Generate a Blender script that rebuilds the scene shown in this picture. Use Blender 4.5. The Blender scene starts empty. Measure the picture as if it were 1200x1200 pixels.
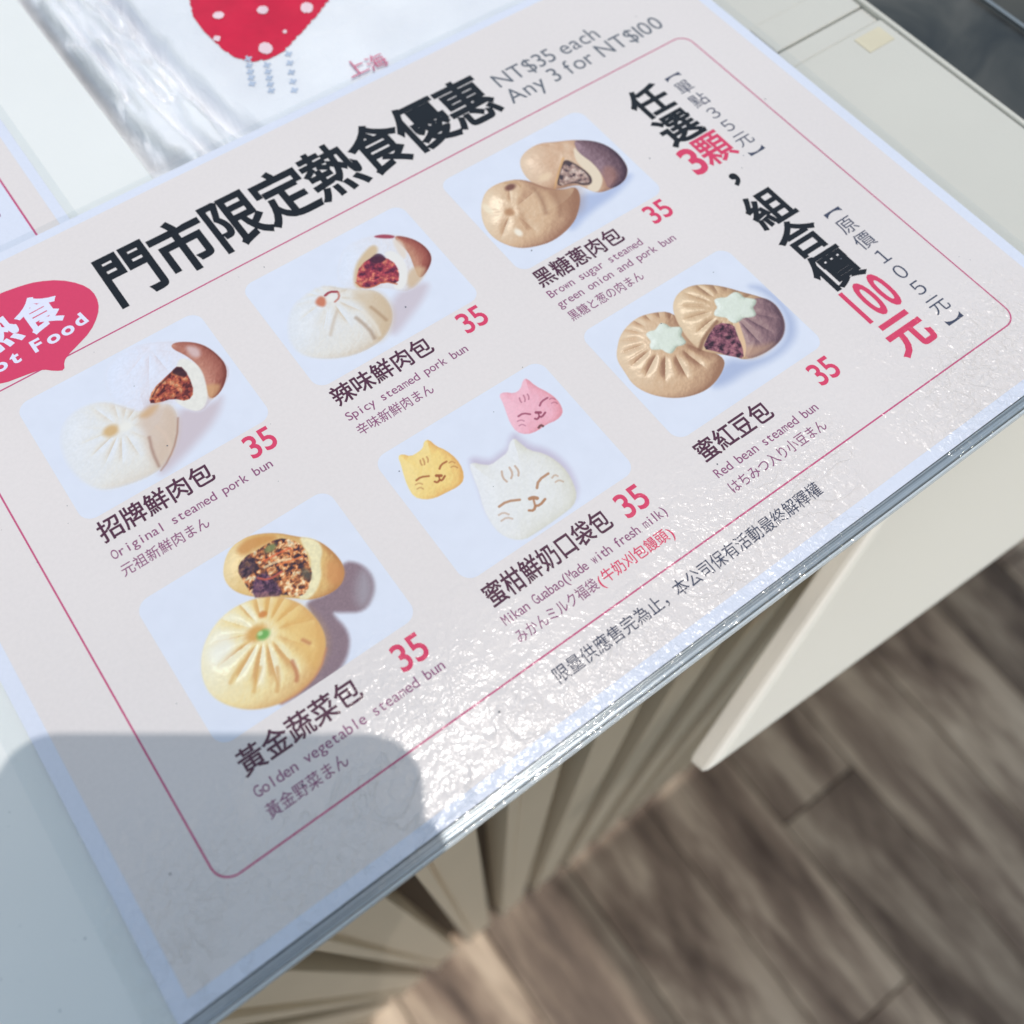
import bpy, math, random
import numpy as np
from mathutils import Matrix, Vector

# ------------------------------------------------------------------ camera, sky, sun, exposure
S = 0.00093            # one layout unit (about one millimetre on the sheet) in metres
scene = bpy.context.scene
col = scene.collection

CAMROT = Matrix(((0.805665888, -0.592236288, 0.012595837),
                 (0.528152632, 0.727791894, 0.437462863),
                 (-0.268248531, -0.345796382, 0.899148257)))   # world -> camera
CAMPOS = Vector((40.2946, -210.8648, 238.2463)) * S
cd = bpy.data.cameras.new('camera')
cam = bpy.data.objects.new('camera', cd)
col.objects.link(cam)
cam.matrix_world = Matrix.Translation(CAMPOS) @ CAMROT.transposed().to_4x4()
cd.sensor_width = 36.0
cd.sensor_fit = 'HORIZONTAL'
cd.lens = 36.0 * 1125.22 / 1200.0
cd.clip_start = 0.005
cd.clip_end = 200.0
cd.dof.use_dof = True
fp = Vector((110, -85, 0)) * S
cd.dof.focus_distance = abs((CAMROT @ (fp - CAMPOS)).z)
cd.dof.aperture_fstop = 8.5
scene.camera = cam

SUN = Vector((0.07, -0.13, 1.0)).normalized()      # direction towards the sun
elev = math.asin(SUN.z)
azim = math.atan2(SUN.x, SUN.y)                     # clockwise from +Y
world = bpy.data.worlds.new('World')
scene.world = world
world.use_nodes = True
wn = world.node_tree
bg = wn.nodes['Background']
sky = wn.nodes.new('ShaderNodeTexSky')
sky.sky_type = 'NISHITA'
sky.sun_disc = False
sky.sun_elevation = elev
sky.sun_rotation = azim
sky.air_density = 2.6
sky.dust_density = 2.6
sky.ozone_density = 2.6
wn.links.new(sky.outputs[0], bg.inputs[0])
bg.inputs[1].default_value = 0.15
ld = bpy.data.lights.new('sun', 'SUN')
ld.energy = 2.0
ld.angle = math.radians(0.5)
ld.color = (1.0, 0.955, 0.9)
sun = bpy.data.objects.new('sun', ld)
col.objects.link(sun)
sun.rotation_mode = 'QUATERNION'
sun.rotation_quaternion = SUN.to_track_quat('Z', 'Y')
sun.location = SUN * 3
scene.view_settings.view_transform = 'Standard'
scene.view_settings.look = 'None'
scene.view_settings.gamma = 1.0
scene.view_settings.exposure = -0.31

# ------------------------------------------------------------------ helpers
def lin(r, g, b):
    def f(c):
        c /= 255.0
        return c / 12.92 if c <= 0.04045 else ((c + 0.055) / 1.055) ** 2.4
    return (f(r), f(g), f(b))

def tag(o, label=None, cat=None, group=None, kind=None):
    if label: o['label'] = label
    if cat: o['category'] = cat
    if group: o['group'] = group
    if kind: o['kind'] = kind
    return o

def empty(name, loc=(0, 0, 0)):
    o = bpy.data.objects.new(name, None)
    o.location = Vector(loc) * S
    o.empty_display_size = 0.02
    col.objects.link(o)
    return o

def mesh_obj(name, verts, faces, mat, parent=None, smooth=False, scale=S):
    me = bpy.data.meshes.new(name)
    v = np.asarray(verts, dtype=float) * scale
    me.from_pydata(v.tolist(), [], [tuple(int(i) for i in f) for f in faces])
    me.validate()
    me.update()
    if smooth:
        me.polygons.foreach_set('use_smooth', [True] * len(me.polygons))
    if mat: me.materials.append(mat)
    o = bpy.data.objects.new(name, me)
    col.objects.link(o)
    if parent: o.parent = parent
    return o

def box(name, x0, x1, y0, y1, z0, z1, mat, parent=None, bevel=0.0):
    v = [(x, y, z) for z in (z0, z1) for y in (y0, y1) for x in (x0, x1)]
    f = [(0, 2, 3, 1), (4, 5, 7, 6), (0, 1, 5, 4), (2, 6, 7, 3), (0, 4, 6, 2), (1, 3, 7, 5)]
    o = mesh_obj(name, v, f, mat, parent)
    if bevel:
        m = o.modifiers.new('bevel', 'BEVEL')
        m.width = bevel * S
        m.segments = 2
        m.limit_method = 'ANGLE'
    return o

class N:
    """tiny node-tree builder"""
    def __init__(self, tree): self.t = tree
    def new(self, typ, **kw):
        n = self.t.nodes.new(typ)
        for k, v in kw.items(): setattr(n, k, v)
        return n
    def link(self, a, b): self.t.links.new(a, b)
    def math(self, op, a, b=None, c=None, clamp=False):
        n = self.new('ShaderNodeMath', operation=op)
        n.use_clamp = clamp
        for i, x in enumerate((a, b, c)):
            if x is None: continue
            if isinstance(x, (int, float)): n.inputs[i].default_value = x
            else: self.link(x, n.inputs[i])
        return n.outputs[0]
    def noise(self, vec, scale, detail=2.0, rough=0.5, dist=0.0):
        n = self.new('ShaderNodeTexNoise')
        n.inputs['Scale'].default_value = scale
        n.inputs['Detail'].default_value = detail
        n.inputs['Roughness'].default_value = rough
        n.inputs['Distortion'].default_value = dist
        self.link(vec, n.inputs['Vector'])
        return n
    def ramp(self, fac, stops):
        n = self.new('ShaderNodeValToRGB')
        e = n.color_ramp.elements
        while len(e) > len(stops): e.remove(e[-1])
        while len(e) < len(stops): e.new(0.5)
        for el, (p, c) in zip(e, stops):
            el.position = p
            el.color = (c[0], c[1], c[2], 1) if not isinstance(c, (int, float)) else (c, c, c, 1)
        self.link(fac, n.inputs[0])
        return n.outputs[0]
    def step(self, x, a, b):
        n = self.new('ShaderNodeMapRange', interpolation_type='SMOOTHSTEP')
        n.inputs[1].default_value = a
        n.inputs[2].default_value = b
        self.link(x, n.inputs[0])
        return n.outputs[0]

def principled(name):
    m = bpy.data.materials.new(name)
    m.use_nodes = True
    b = m.node_tree.nodes['Principled BSDF']
    return m, N(m.node_tree), b

# ------------------------------------------------------------------ the gloss of the laminating film
def film_group():
    g = bpy.data.node_groups.new('laminate_relief', 'ShaderNodeTree')
    g.interface.new_socket('Normal', in_out='OUTPUT', socket_type='NodeSocketVector')
    n = N(g)
    out = n.new('NodeGroupOutput')
    tc = n.new('ShaderNodeTexCoord')
    vm = n.new('ShaderNodeVectorMath', operation='SCALE')
    vm.inputs['Scale'].default_value = 1.0 / S
    n.link(tc.outputs['Object'], vm.inputs[0])
    P = vm.outputs[0]
    sep = n.new('ShaderNodeSeparateXYZ')
    n.link(P, sep.inputs[0])
    X, Y = sep.outputs[0], sep.outputs[1]
    # where the film has bubbled: strongest along the front edge
    edge = n.step(Y, -118, -160)
    big = n.noise(P, 0.022, 3.0, 0.55).outputs[0]
    patch = n.step(big, 0.40, 0.60)
    m1 = n.math('MULTIPLY', edge, n.math('ADD', n.math('MULTIPLY', patch, 0.8), 0.2))
    amp = n.math('ADD', n.math('MULTIPLY', m1, n.math('ADD', n.math('ADD', 1.35, n.math('MULTIPLY', n.step(X, 110, 20), 1.5)), n.math('MULTIPLY', n.step(X, 150, 260), 1.0))), 0.05)
    peel = n.noise(P, 0.42, 2.5, 0.55, 0.6).outputs[0]
    vor = n.new('ShaderNodeTexVoronoi', feature='SMOOTH_F1')
    vor.inputs['Scale'].default_value = 0.30
    n.link(P, vor.inputs['Vector'])
    h = n.math('ADD', n.math('MULTIPLY', peel, 0.62), n.math('MULTIPLY', vor.outputs['Distance'], 0.30))
    h = n.math('MULTIPLY', h, amp)
    # lifted blisters: worm shaped ridges
    worm = n.noise(P, 0.060, 4.0, 0.55, 1.2).outputs[0]
    ridge = n.math('SUBTRACT', 1.0, n.math('MULTIPLY', n.math('ABSOLUTE', n.math('SUBTRACT', worm, 0.5)), 34.0), clamp=True)
    wm = n.math('MULTIPLY', n.step(Y, -140, -158), n.step(n.noise(P, 0.03, 1.0).outputs[0], 0.45, 0.55))
    h = n.math('ADD', h, n.math('MULTIPLY', n.math('MULTIPLY', ridge, wm), n.math('ADD', 0.20, n.math('MULTIPLY', n.step(X, 100, 40), 0.12))))
    # slow waviness of the whole sheet
    slow = n.noise(P, 0.012, 1.0).outputs[0]
    h = n.math('ADD', h, n.math('MULTIPLY', slow, 2.2))
    # the film curls down to the front
    curl = n.math('POWER', n.math('MULTIPLY', n.step(Y, -135, -190), 1.0), 1.0)
    h = n.math('SUBTRACT', h, n.math('MULTIPLY', curl, 3.6))
    bump = n.new('ShaderNodeBump')
    bump.inputs['Strength'].default_value = 1.0
    bump.inputs['Distance'].default_value = S
    n.link(h, bump.inputs['Height'])
    n.link(bump.outputs[0], out.inputs[0])
    return g
FILM = film_group()

def print_mat(name, color=None, attr=None, mottling=0.0, blend=1.0):
    m, n, b = principled(name)
    b.inputs['Roughness'].default_value = 0.34
    b.inputs['Specular IOR Level'].default_value = 0.18
    b.inputs['Coat Weight'].default_value = 0.62
    b.inputs['Coat Roughness'].default_value = 0.17
    b.inputs['Coat IOR'].default_value = 1.5
    g = n.new('ShaderNodeGroup')
    g.node_tree = FILM
    n.link(g.outputs[0], b.inputs['Coat Normal'])
    # the print under the film undulates less than the film itself
    geo = n.new('ShaderNodeNewGeometry')
    mixn = n.new('ShaderNodeMix', data_type='VECTOR')
    mixn.inputs[0].default_value = 0.6
    n.link(geo.outputs['Normal'], mixn.inputs[4])
    n.link(g.outputs[0], mixn.inputs[5])
    n.link(mixn.outputs[1], b.inputs['Normal'])
    if attr:
        a = n.new('ShaderNodeAttribute', attribute_name=attr)
        n.link(a.outputs['Color'], b.inputs['Base Color'])
    else:
        tc = n.new('ShaderNodeTexCoord')
        no = n.noise(tc.outputs['Object'], 900.0, 3.0, 0.6).outputs[0]
        no2 = n.noise(tc.outputs['Object'], 14.0, 2.0, 0.5).outputs[0]
        f = n.math('ADD', n.math('MULTIPLY', n.math('SUBTRACT', no, 0.5), 0.10), n.math('MULTIPLY', n.math('SUBTRACT', no2, 0.5), 0.10))
        f = n.math('ADD', f, 1.0)
        vm = n.new('ShaderNodeVectorMath', operation='SCALE')
        vm.inputs[0].default_value = color
        n.link(f, vm.inputs['Scale'])
        n.link(vm.outputs[0], b.inputs['Base Color'])
    return m

M_PAPER = print_mat('paper_white', lin(217, 221, 235))
M_PEACH = print_mat('print_peach', lin(224, 216, 214))
M_BLACK = print_mat('print_black', lin(16, 15, 20))
M_GREY = print_mat('print_grey', lin(98, 103, 112))
M_NAVY = print_mat('print_navy', lin(60, 66, 88))
M_PLUM = print_mat('print_plum', lin(82, 40, 62))
M_MAUVE = print_mat('print_mauve', lin(140, 78, 118))
M_RED = print_mat('print_red', lin(214, 62, 100))
M_ROSE = print_mat('print_rose', lin(203, 72, 110))
M_LINE = print_mat('print_line', lin(196, 84, 126))
M_WHITE = print_mat('print_lettering_white', lin(225, 225, 245))
M_PHOTO = print_mat('print_photo', attr='picture')

# ------------------------------------------------------------------ lettering
_glyphs = {}
def _curve_mesh(ch, weight):
    c = bpy.data.curves.new('glyph', 'FONT')
    c.body = ch
    c.size = 1.0
    c.resolution_u = 4
    if weight:
        c.fill_mode = 'NONE'
        c.bevel_depth = weight
        c.bevel_resolution = 0
    o = bpy.data.objects.new('glyph', c)
    col.objects.link(o)
    dg = bpy.context.evaluated_depsgraph_get()
    me = bpy.data.meshes.new_from_object(o.evaluated_get(dg))
    v = np.zeros(len(me.vertices) * 3)
    me.vertices.foreach_get('co', v)
    fs = [tuple(p.vertices) for p in me.polygons]
    bpy.data.objects.remove(o)
    bpy.data.meshes.remove(me)
    bpy.data.curves.remove(c)
    return v.reshape(-1, 3), fs
def glyph(ch, weight):
    """flat glyph; a heavier weight adds a rounded rim (a flattened tube) along the outline"""
    k = (ch, weight)
    if k not in _glyphs:
        v, f = _curve_mesh(ch, 0)
        if weight and len(v):
            v2, f2 = _curve_mesh(ch, weight)
            v2 = v2.copy()
            v2[:, 2] = v2[:, 2] / weight
            v = np.concatenate([v, v2])
            f = f + [tuple(i + len(v) - len(v2) for i in fa) for fa in f2]
        _glyphs[k] = (v, f)
    return _glyphs[k]

def is_wide(ch): return ord(ch) > 0x2000

class Ink:
    """collects printed shapes into one flat mesh"""
    def __init__(self): self.v, self.f = [], []
    def add(self, pts, faces):
        b = len(self.v)
        self.v += [tuple(p) for p in pts]
        self.f += [tuple(i + b for i in fa) for fa in faces]
    def char(self, ch, x, y, sx, sy, weight=0.0, rot=0.0, centre=False):
        v, f = glyph(ch, weight)
        if len(v) == 0: return
        v = v.copy()
        if centre:
            if is_wide(ch): v -= np.array([0.5, 0.38, 0])
            else: v -= np.array([(v[:, 0].min() + v[:, 0].max()) / 2, 0.341, 0])
        v = v * np.array([sx, sy, 0.008])
        if rot:
            c, s = math.cos(rot), math.sin(rot)
            v = v @ np.array([[c, s, 0], [-s, c, 0], [0, 0, 1]])
        self.add(v + np.array([x, y, 0]), f)
    def line(self, text, x, y, pitch, h, weight=0.0):
        """fixed-pitch line: wide characters take one pitch, others half; y is the foot of the wide glyphs"""
        for ch in text:
            if is_wide(ch):
                self.char(ch, x, y + 0.08 * h, pitch, h, weight)
                x += pitch
            else:
                w = pitch * 0.5
                if ch != ' ':
                    v, f = glyph(ch, weight)
                    gw = v[:, 0].max() - v[:, 0].min()
                    sx = min(h * 1.02, w * 0.92 / gw)
                    if ch in 'il1': sx = h * 1.02
                    self.char(ch, x + w / 2 - sx * (v[:, 0].max() + v[:, 0].min()) / 2, y, sx, h * 1.02, weight)
                x += w
        return x
    def prop(self, text, x0, x1, y, size, weight=0.0):
        """proportional line fitted between x0 and x1"""
        adv = []
        x = 0
        for ch in text:
            if ch == ' ':
                adv.append((x, None)); x += 0.26; continue
            v, f = glyph(ch, weight)
            lo, hi = v[:, 0].min(), v[:, 0].max()
            adv.append((x - lo, ch)); x += (hi - lo) + 0.085
        k = (x1 - x0) / (x - 0.085)
        for ax, ch in adv:
            if ch: self.char(ch, x0 + ax * k, y, k, size, weight)
    def stroke(self, pts, w, closed=False):
        pts = [np.array(p, float) for p in pts]
        n = len(pts)
        L, R = [], []
        for i in range(n):
            a = pts[i - 1] if (i or closed) else pts[i]
            b = pts[(i + 1) % n] if (i < n - 1 or closed) else pts[i]
            d = b - a
            d /= (np.linalg.norm(d) + 1e-9)
            nn = np.array([-d[1], d[0]]) * w / 2
            L.append(pts[i] + nn); R.append(pts[i] - nn)
        m = n if closed else n - 1
        self.add(L + R, [(i, (i + 1) % n, n + (i + 1) % n, n + i) for i in range(m)])
    def poly(self, pts): self.add(pts, [tuple(range(len(pts)))])
    def build(self, name, z, mat, parent, label=None):
        v = [(p[0], p[1], z + (p[2] if len(p) > 2 else 0)) for p in self.v]
        o = mesh_obj(name, v, self.f, mat, parent)
        # printed side up
        me = o.data
        flip = [p.index for p in me.polygons if p.normal.z < -0.9]
        if flip:
            for i in flip: me.polygons[i].flip()
            me.update()
        if label: o['label'] = label
        return o

def rounded(x0, x1, y0, y1, r, n=8):
    pts = []
    for cx, cy, a in ((x1 - r, y1 - r, 0), (x0 + r, y1 - r, 90), (x0 + r, y0 + r, 180), (x1 - r, y0 + r, 270)):
        for i in range(n + 1):
            t = math.radians(a + 90 * i / n)
            pts.append((cx + r * math.cos(t), cy + r * math.sin(t)))
    return pts

# ------------------------------------------------------------------ painter for the printed food pictures
def smooth01(x):
    x = np.clip(x, 0, 1)
    return x * x * (3 - 2 * x)

def vnoise(X, Y, scale, seed):
    x, y = X * scale, Y * scale
    xi, yi = np.floor(x).astype(np.int64), np.floor(y).astype(np.int64)
    fx, fy = smooth01(x - xi), smooth01(y - yi)
    def h(i, j):
        n = (i * 374761393 + j * 668265263 + seed * 362437) & 0xffffffff
        n = ((n ^ (n >> 13)) * 1274126177) & 0xffffffff
        return ((n ^ (n >> 16)) & 0xffff) / 65535.0
    return (h(xi, yi) * (1 - fx) * (1 - fy) + h(xi + 1, yi) * fx * (1 - fy)
            + h(xi, yi + 1) * (1 - fx) * fy + h(xi + 1, yi + 1) * fx * fy)

def fbm(X, Y, scale, seed, octs=3):
    s, a, t = 0, 1.0, 0
    for o in range(octs):
        s = s + a * vnoise(X, Y, scale * 2 ** o, seed + o * 7)
        t += a
        a *= 0.5
    return s / t

def chaikin(p, k=2):
    p = np.array(p, float)
    for _ in range(k):
        q = np.roll(p, -1, 0)
        p = np.stack([p * 0.75 + q * 0.25, p * 0.25 + q * 0.75], 1).reshape(-1, 2)
    return p

def sdf(X, Y, poly, sm=2):
    """signed distance, positive inside"""
    p = chaikin(poly, sm) if sm else np.array(poly, float)
    d = np.full(X.shape, 1e9)
    ins = np.zeros(X.shape, bool)
    for a, b in zip(p, np.roll(p, -1, 0)):
        e = b - a
        t = np.clip(((X - a[0]) * e[0] + (Y - a[1]) * e[1]) / (e @ e + 1e-12), 0, 1)
        d = np.minimum(d, (X - a[0] - t * e[0]) ** 2 + (Y - a[1] - t * e[1]) ** 2)
        c = ((a[1] > Y) != (b[1] > Y))
        with np.errstate(divide='ignore', invalid='ignore'):
            ins ^= c & (X < (b[0] - a[0]) * (Y - a[1]) / (b[1] - a[1]) + a[0])
    return np.where(ins, 1, -1) * np.sqrt(d)

LDIR = np.array([-0.62, 0.50, 0.62])
LDIR /= np.linalg.norm(LDIR)

class Picture:
    def __init__(self, x0, y1, w=58.8, h=46.2, res=0.21, bgcol=(217, 221, 234)):
        nx, ny = int(w / res) + 1, int(h / res) + 1
        self.nx, self.ny = nx, ny
        self.X, self.Y = np.meshgrid(np.linspace(x0, x0 + w, nx), np.linspace(y1 - h, y1, ny))
        self.C = np.empty(self.X.shape + (3,))
        self.C[:] = bgcol
        self.C *= (1 + 0.02 * (fbm(self.X, self.Y, 0.25, 5)[..., None] - 0.5))
        self.x0, self.y1, self.w, self.h = x0, y1, w, h
    def fill(self, poly, color, soft=0.25, opacity=1.0, noise=0.0, seed=1, sm=2, scale=1.2):
        d = sdf(self.X, self.Y, poly, sm)
        a = smooth01(d / (2 * soft) + 0.5)[..., None] * opacity
        c = np.array(color, float)
        if noise:
            c = c * (1 + noise * (fbm(self.X, self.Y, scale, seed) - 0.5)[..., None])
        self.C = self.C * (1 - a) + c * a
        return d
    def dome(self, poly, base, dark, light=None, R=None, pole=None, pleats=0, amp=0.5, twist=0.0,
             r0=2.0, r1=12.0, spec=0.4, soft=0.25, seed=3, fade=1.0, tex=0.15, clip=None, sm=2, gain=1.0, pole_dip=0.6):
        X, Y = self.X, self.Y
        d = sdf(X, Y, poly, sm)
        if R is None: R = max(d.max(), 1.0)
        t = np.clip(d / R, 0, 1)
        h = R * 0.55 * np.sqrt(np.clip(1 - (1 - t) ** 2, 0, 1))
        if pole is not None:
            dx, dy = X - pole[0], Y - pole[1]
            r = np.hypot(dx, dy)
            th = np.arctan2(dy, dx)
            ph = pleats * th + twist * r * 0.1 + 1.3 * np.sin(2.1 * th + seed)
            pl = 1 - np.abs(np.sin(ph / 2)) ** 0.7
            win = smooth01((r - r0) / (0.3 * (r1 - r0))) * smooth01((r1 - r) / (0.45 * (r1 - r0)))
            irr = 0.45 + 1.1 * fbm(np.cos(th) * 9 + 50, np.sin(th) * 9 + 50, 0.45, seed)
            h = h - amp * pl * win * irr
            h = h - pole_dip * np.exp(-(r / (r0 * 0.8)) ** 2)
        h = h + tex * fbm(X, Y, 0.8, seed, 3) + 1.0 * tex * fbm(X, Y, 0.2, seed + 9, 2)
        g = self.w / (self.nx - 1)
        gy, gx = np.gradient(h, g)
        nn = np.sqrt(gx ** 2 + gy ** 2 + 1)
        ndl = (-gx * LDIR[0] - gy * LDIR[1] + LDIR[2]) / nn
        s = np.clip(0.56 + gain * 0.8 * (ndl - 0.55), 0, 1)[..., None]
        hv = LDIR + np.array([0, 0, 1.0]); hv /= np.linalg.norm(hv)
        ndh = np.clip((-gx * hv[0] - gy * hv[1] + hv[2]) / nn, 0, 1)
        base = np.array(base, float); dark = np.array(dark, float)
        light = np.array(light if light is not None else np.minimum(base * 1.15 + 12, 250), float)
        c = np.where(s < 0.5, dark + (base - dark) * (s / 0.5), base + (light - base) * ((s - 0.5) / 0.5))
        c = c + (spec * 44 * ndh[..., None] ** 40) * np.array([1, 1, 1.0])
        c = c * (1 + 0.05 * (fbm(X, Y, 1.6, seed + 3) - 0.5)[..., None])
        a = smooth01(d / (2 * soft) + 0.5)[..., None] * fade
        if clip is not None: a = a * clip[..., None]
        self.C = self.C * (1 - a) + np.clip(c, 0, 255) * a
        return d
    def chunks(self, poly, colors, seed=1, soft=0.25, size=1.0, sm=1):
        d = sdf(self.X, self.Y, poly, sm)
        wx = self.X + 1.2 * fbm(self.X, self.Y, 0.5, seed + 40)
        wy = self.Y + 1.2 * fbm(self.X, self.Y, 0.5, seed + 41)
        n = fbm(wx, wy, 0.7 / size, seed, 3)
        n = (n - n.min()) / (n.max() - n.min() + 1e-9)
        n = np.clip((n - 0.25) / 0.5, 0, 1)
        k = len(colors) - 1
        f = n * k
        i = np.clip(np.floor(f).astype(int), 0, k - 1)
        u = smooth01(f - i)[..., None]
        cc = np.array(colors, float)
        c = cc[i] * (1 - u) + cc[i + 1] * u
        fine = fbm(self.X, self.Y, 1.9, seed + 5, 2)[..., None]
        c = c * (0.78 + 0.44 * fine)
        a = smooth01(d / (2 * soft) + 0.5)[..., None]
        self.C = self.C * (1 - a) + c * a
    def line(self, pts, w, color, opacity=1.0, soft=0.18):
        pts = np.array(pts, float)
        if len(pts) > 2:
            q = [pts[0]]
            for i in range(len(pts) - 1):
                q.append(pts[i] * 0.7 + pts[i + 1] * 0.3); q.append(pts[i] * 0.3 + pts[i + 1] * 0.7)
            q.append(pts[-1]); pts = np.array(q)
        d = np.full(self.X.shape, 1e9)
        for a, b in zip(pts[:-1], pts[1:]):
            e = b - a
            t = np.clip(((self.X - a[0]) * e[0] + (self.Y - a[1]) * e[1]) / (e @ e + 1e-12), 0, 1)
            d = np.minimum(d, np.hypot(self.X - a[0] - t * e[0], self.Y - a[1] - t * e[1]))
        a = smooth01((w / 2 - d) / (2 * soft) + 0.5)[..., None] * opacity
        self.C = self.C * (1 - a) + np.array(color, float) * a
    def blob(self, x, y, rx, ry, color, opacity=1.0):
        r = np.sqrt(((self.X - x) / rx) ** 2 + ((self.Y - y) / ry) ** 2)
        a = (smooth01(1.5 - r) * opacity)[..., None]
        self.C = self.C * (1 - a) + np.array(color, float) * a
    def build(self, name, z, parent, label):
        nx, ny = self.nx, self.ny
        r = 4.0
        dx = np.maximum(np.abs(self.X - (self.x0 + self.w / 2)) - (self.w / 2 - r), 0)
        dy = np.maximum(np.abs(self.Y - (self.y1 - self.h / 2)) - (self.h / 2 - r), 0)
        d = np.hypot(dx, dy) - r
        # push vertices outside the rounded corner onto it
        k = np.where(d > 0, r / np.maximum(np.hypot(dx, dy), 1e-6), 1.0)
        cx = np.sign(self.X - (self.x0 + self.w / 2)) * (self.w / 2 - r) + (self.x0 + self.w / 2)
        cy = np.sign(self.Y - (self.y1 - self.h / 2)) * (self.h / 2 - r) + (self.y1 - self.h / 2)
        corner = (dx > 0) & (dy > 0) & (d > 0)
        X = np.where(corner, cx + (self.X - cx) * k, self.X)
        Y = np.where(corner, cy + (self.Y - cy) * k, self.Y)
        verts = np.stack([X.ravel(), Y.ravel(), np.full(X.size, z)], 1) * S
        i = np.arange(ny - 1)[:, None] * nx + np.arange(nx - 1)[None, :]
        i = i.ravel()
        quads = np.stack([i, i + 1, i + nx + 1, i + nx], 1)
        cc = corner.ravel()
        quads = quads[~(cc[quads].all(1))]
        me = bpy.data.meshes.new(name)
        me.vertices.add(len(verts))
        me.vertices.foreach_set('co', verts.ravel())
        me.loops.add(len(quads) * 4)
        me.loops.foreach_set('vertex_index', quads.ravel())
        me.polygons.add(len(quads))
        me.polygons.foreach_set('loop_start', np.arange(len(quads)) * 4)
        me.update(calc_edges=True)
        C = np.clip(self.C, 0, 255) / 255.0
        L = np.where(C <= 0.04045, C / 12.92, ((C + 0.055) / 1.055) ** 2.4)
        at = me.color_attributes.new('picture', 'FLOAT_COLOR', 'POINT')
        at.data.foreach_set('color', np.concatenate([L.reshape(-1, 3), np.ones((L.shape[0] * L.shape[1], 1))], 1).ravel())
        me.materials.append(M_PHOTO)
        o = bpy.data.objects.new(name, me)
        col.objects.link(o)
        o.parent = parent
        o['label'] = label
        return o

# ------------------------------------------------------------------ materials of the place
def cream_mat(name, c, rough=0.45, var=0.08, scale=12.0, spec=0.5):
    m, n, b = principled(name)
    tc = n.new('ShaderNodeTexCoord')
    a = n.noise(tc.outputs['Object'], scale, 4.0, 0.6).outputs[0]
    f2 = n.noise(tc.outputs['Object'], 1500.0, 2.0, 0.5).outputs[0]
    f = n.math('ADD', n.math('MULTIPLY', n.math('SUBTRACT', a, 0.5), var), 1.0)
    vm = n.new('ShaderNodeVectorMath', operation='SCALE')
    vm.inputs[0].default_value = c
    n.link(f, vm.inputs['Scale'])
    n.link(vm.outputs[0], b.inputs['Base Color'])
    b.inputs['Roughness'].default_value = rough
    b.inputs['Specular IOR Level'].default_value = spec
    bp = n.new('ShaderNodeBump')
    bp.inputs['Distance'].default_value = 0.00012
    bp.inputs['Strength'].default_value = 0.5
    n.link(n.math('ADD', f2, n.noise(tc.outputs['Object'], 260.0, 3.0).outputs[0]), bp.inputs['Height'])
    n.link(bp.outputs[0], b.inputs['Normal'])
    return m

M_COUNTER = cream_mat('painted_white_top', lin(230, 231, 229), 0.5, 0.10)
M_CREAM = cream_mat('cream_laminate', lin(206, 203, 194), 0.4, 0.16, 9.0)  # soft reflection blotches are put into the colour as tone variation
M_SLAT = cream_mat('slat_paint', lin(226, 211, 190), 0.5, 0.12)
M_PANEL = cream_mat('cream_panel_paint', lin(250, 245, 236), 0.45, 0.06, 6.0)
M_BACK = cream_mat('groove_back', lin(58, 44, 30), 0.6, 0.15)  # shade in the gaps is put into the colour as a darker brown
M_TAPE = cream_mat('old_tape', lin(216, 206, 180), 0.35, 0.2, 60.0)

def trim_mat():
    m, n, b = principled('edge_trim')
    tc = n.new('ShaderNodeTexCoord')
    mp = n.new('ShaderNodeMapping')
    mp.inputs['Scale'].default_value = (0.12, 30.0, 30.0)
    n.link(tc.outputs['Object'], mp.inputs[0])
    a = n.noise(mp.outputs[0], 60.0, 4.0, 0.6).outputs[0]
    c = n.ramp(a, [(0.3, lin(112, 118, 122)), (0.7, lin(192, 200, 206))])
    n.link(c, b.inputs['Base Color'])
    b.inputs['Metallic'].default_value = 0.6
    b.inputs['Roughness'].default_value = 0.28
    bp = n.new('ShaderNodeBump')
    bp.inputs['Distance'].default_value = 0.0001
    n.link(a, bp.inputs['Height'])
    n.link(bp.outputs[0], b.inputs['Normal'])
    return m
M_TRIM = trim_mat()
M_EDGE_HIGHLIGHT = cream_mat('pale_edge_highlight', lin(206, 212, 216), 0.2)  # painted highlight for the strips along the trim

def film_mat():
    m = bpy.data.materials.new('clear_film')
    m.use_nodes = True
    n = N(m.node_tree)
    out = m.node_tree.nodes['Material Output']
    m.node_tree.nodes.remove(m.node_tree.nodes['Principled BSDF'])
    tr = n.new('ShaderNodeBsdfTransparent')
    tr.inputs[0].default_value = (0.985, 0.99, 0.99, 1)
    gl = n.new('ShaderNodeBsdfGlossy')
    gl.inputs['Roughness'].default_value = 0.06
    g = n.new('ShaderNodeGroup')
    g.node_tree = FILM
    n.link(g.outputs[0], gl.inputs['Normal'])
    fr = n.new('ShaderNodeFresnel')
    fr.inputs['IOR'].default_value = 1.5
    n.link(g.outputs[0], fr.inputs['Normal'])
    geo = n.new('ShaderNodeNewGeometry')
    mx = n.new('ShaderNodeMixShader')
    n.link(n.math('MULTIPLY', fr.outputs[0], n.math('SUBTRACT', 1.0, geo.outputs['Backfacing'])), mx.inputs[0])
    n.link(tr.outputs[0], mx.inputs[1])
    n.link(gl.outputs[0], mx.inputs[2])
    n.link(mx.outputs[0], out.inputs[0])
    return m
M_FILM = film_mat()

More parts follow.
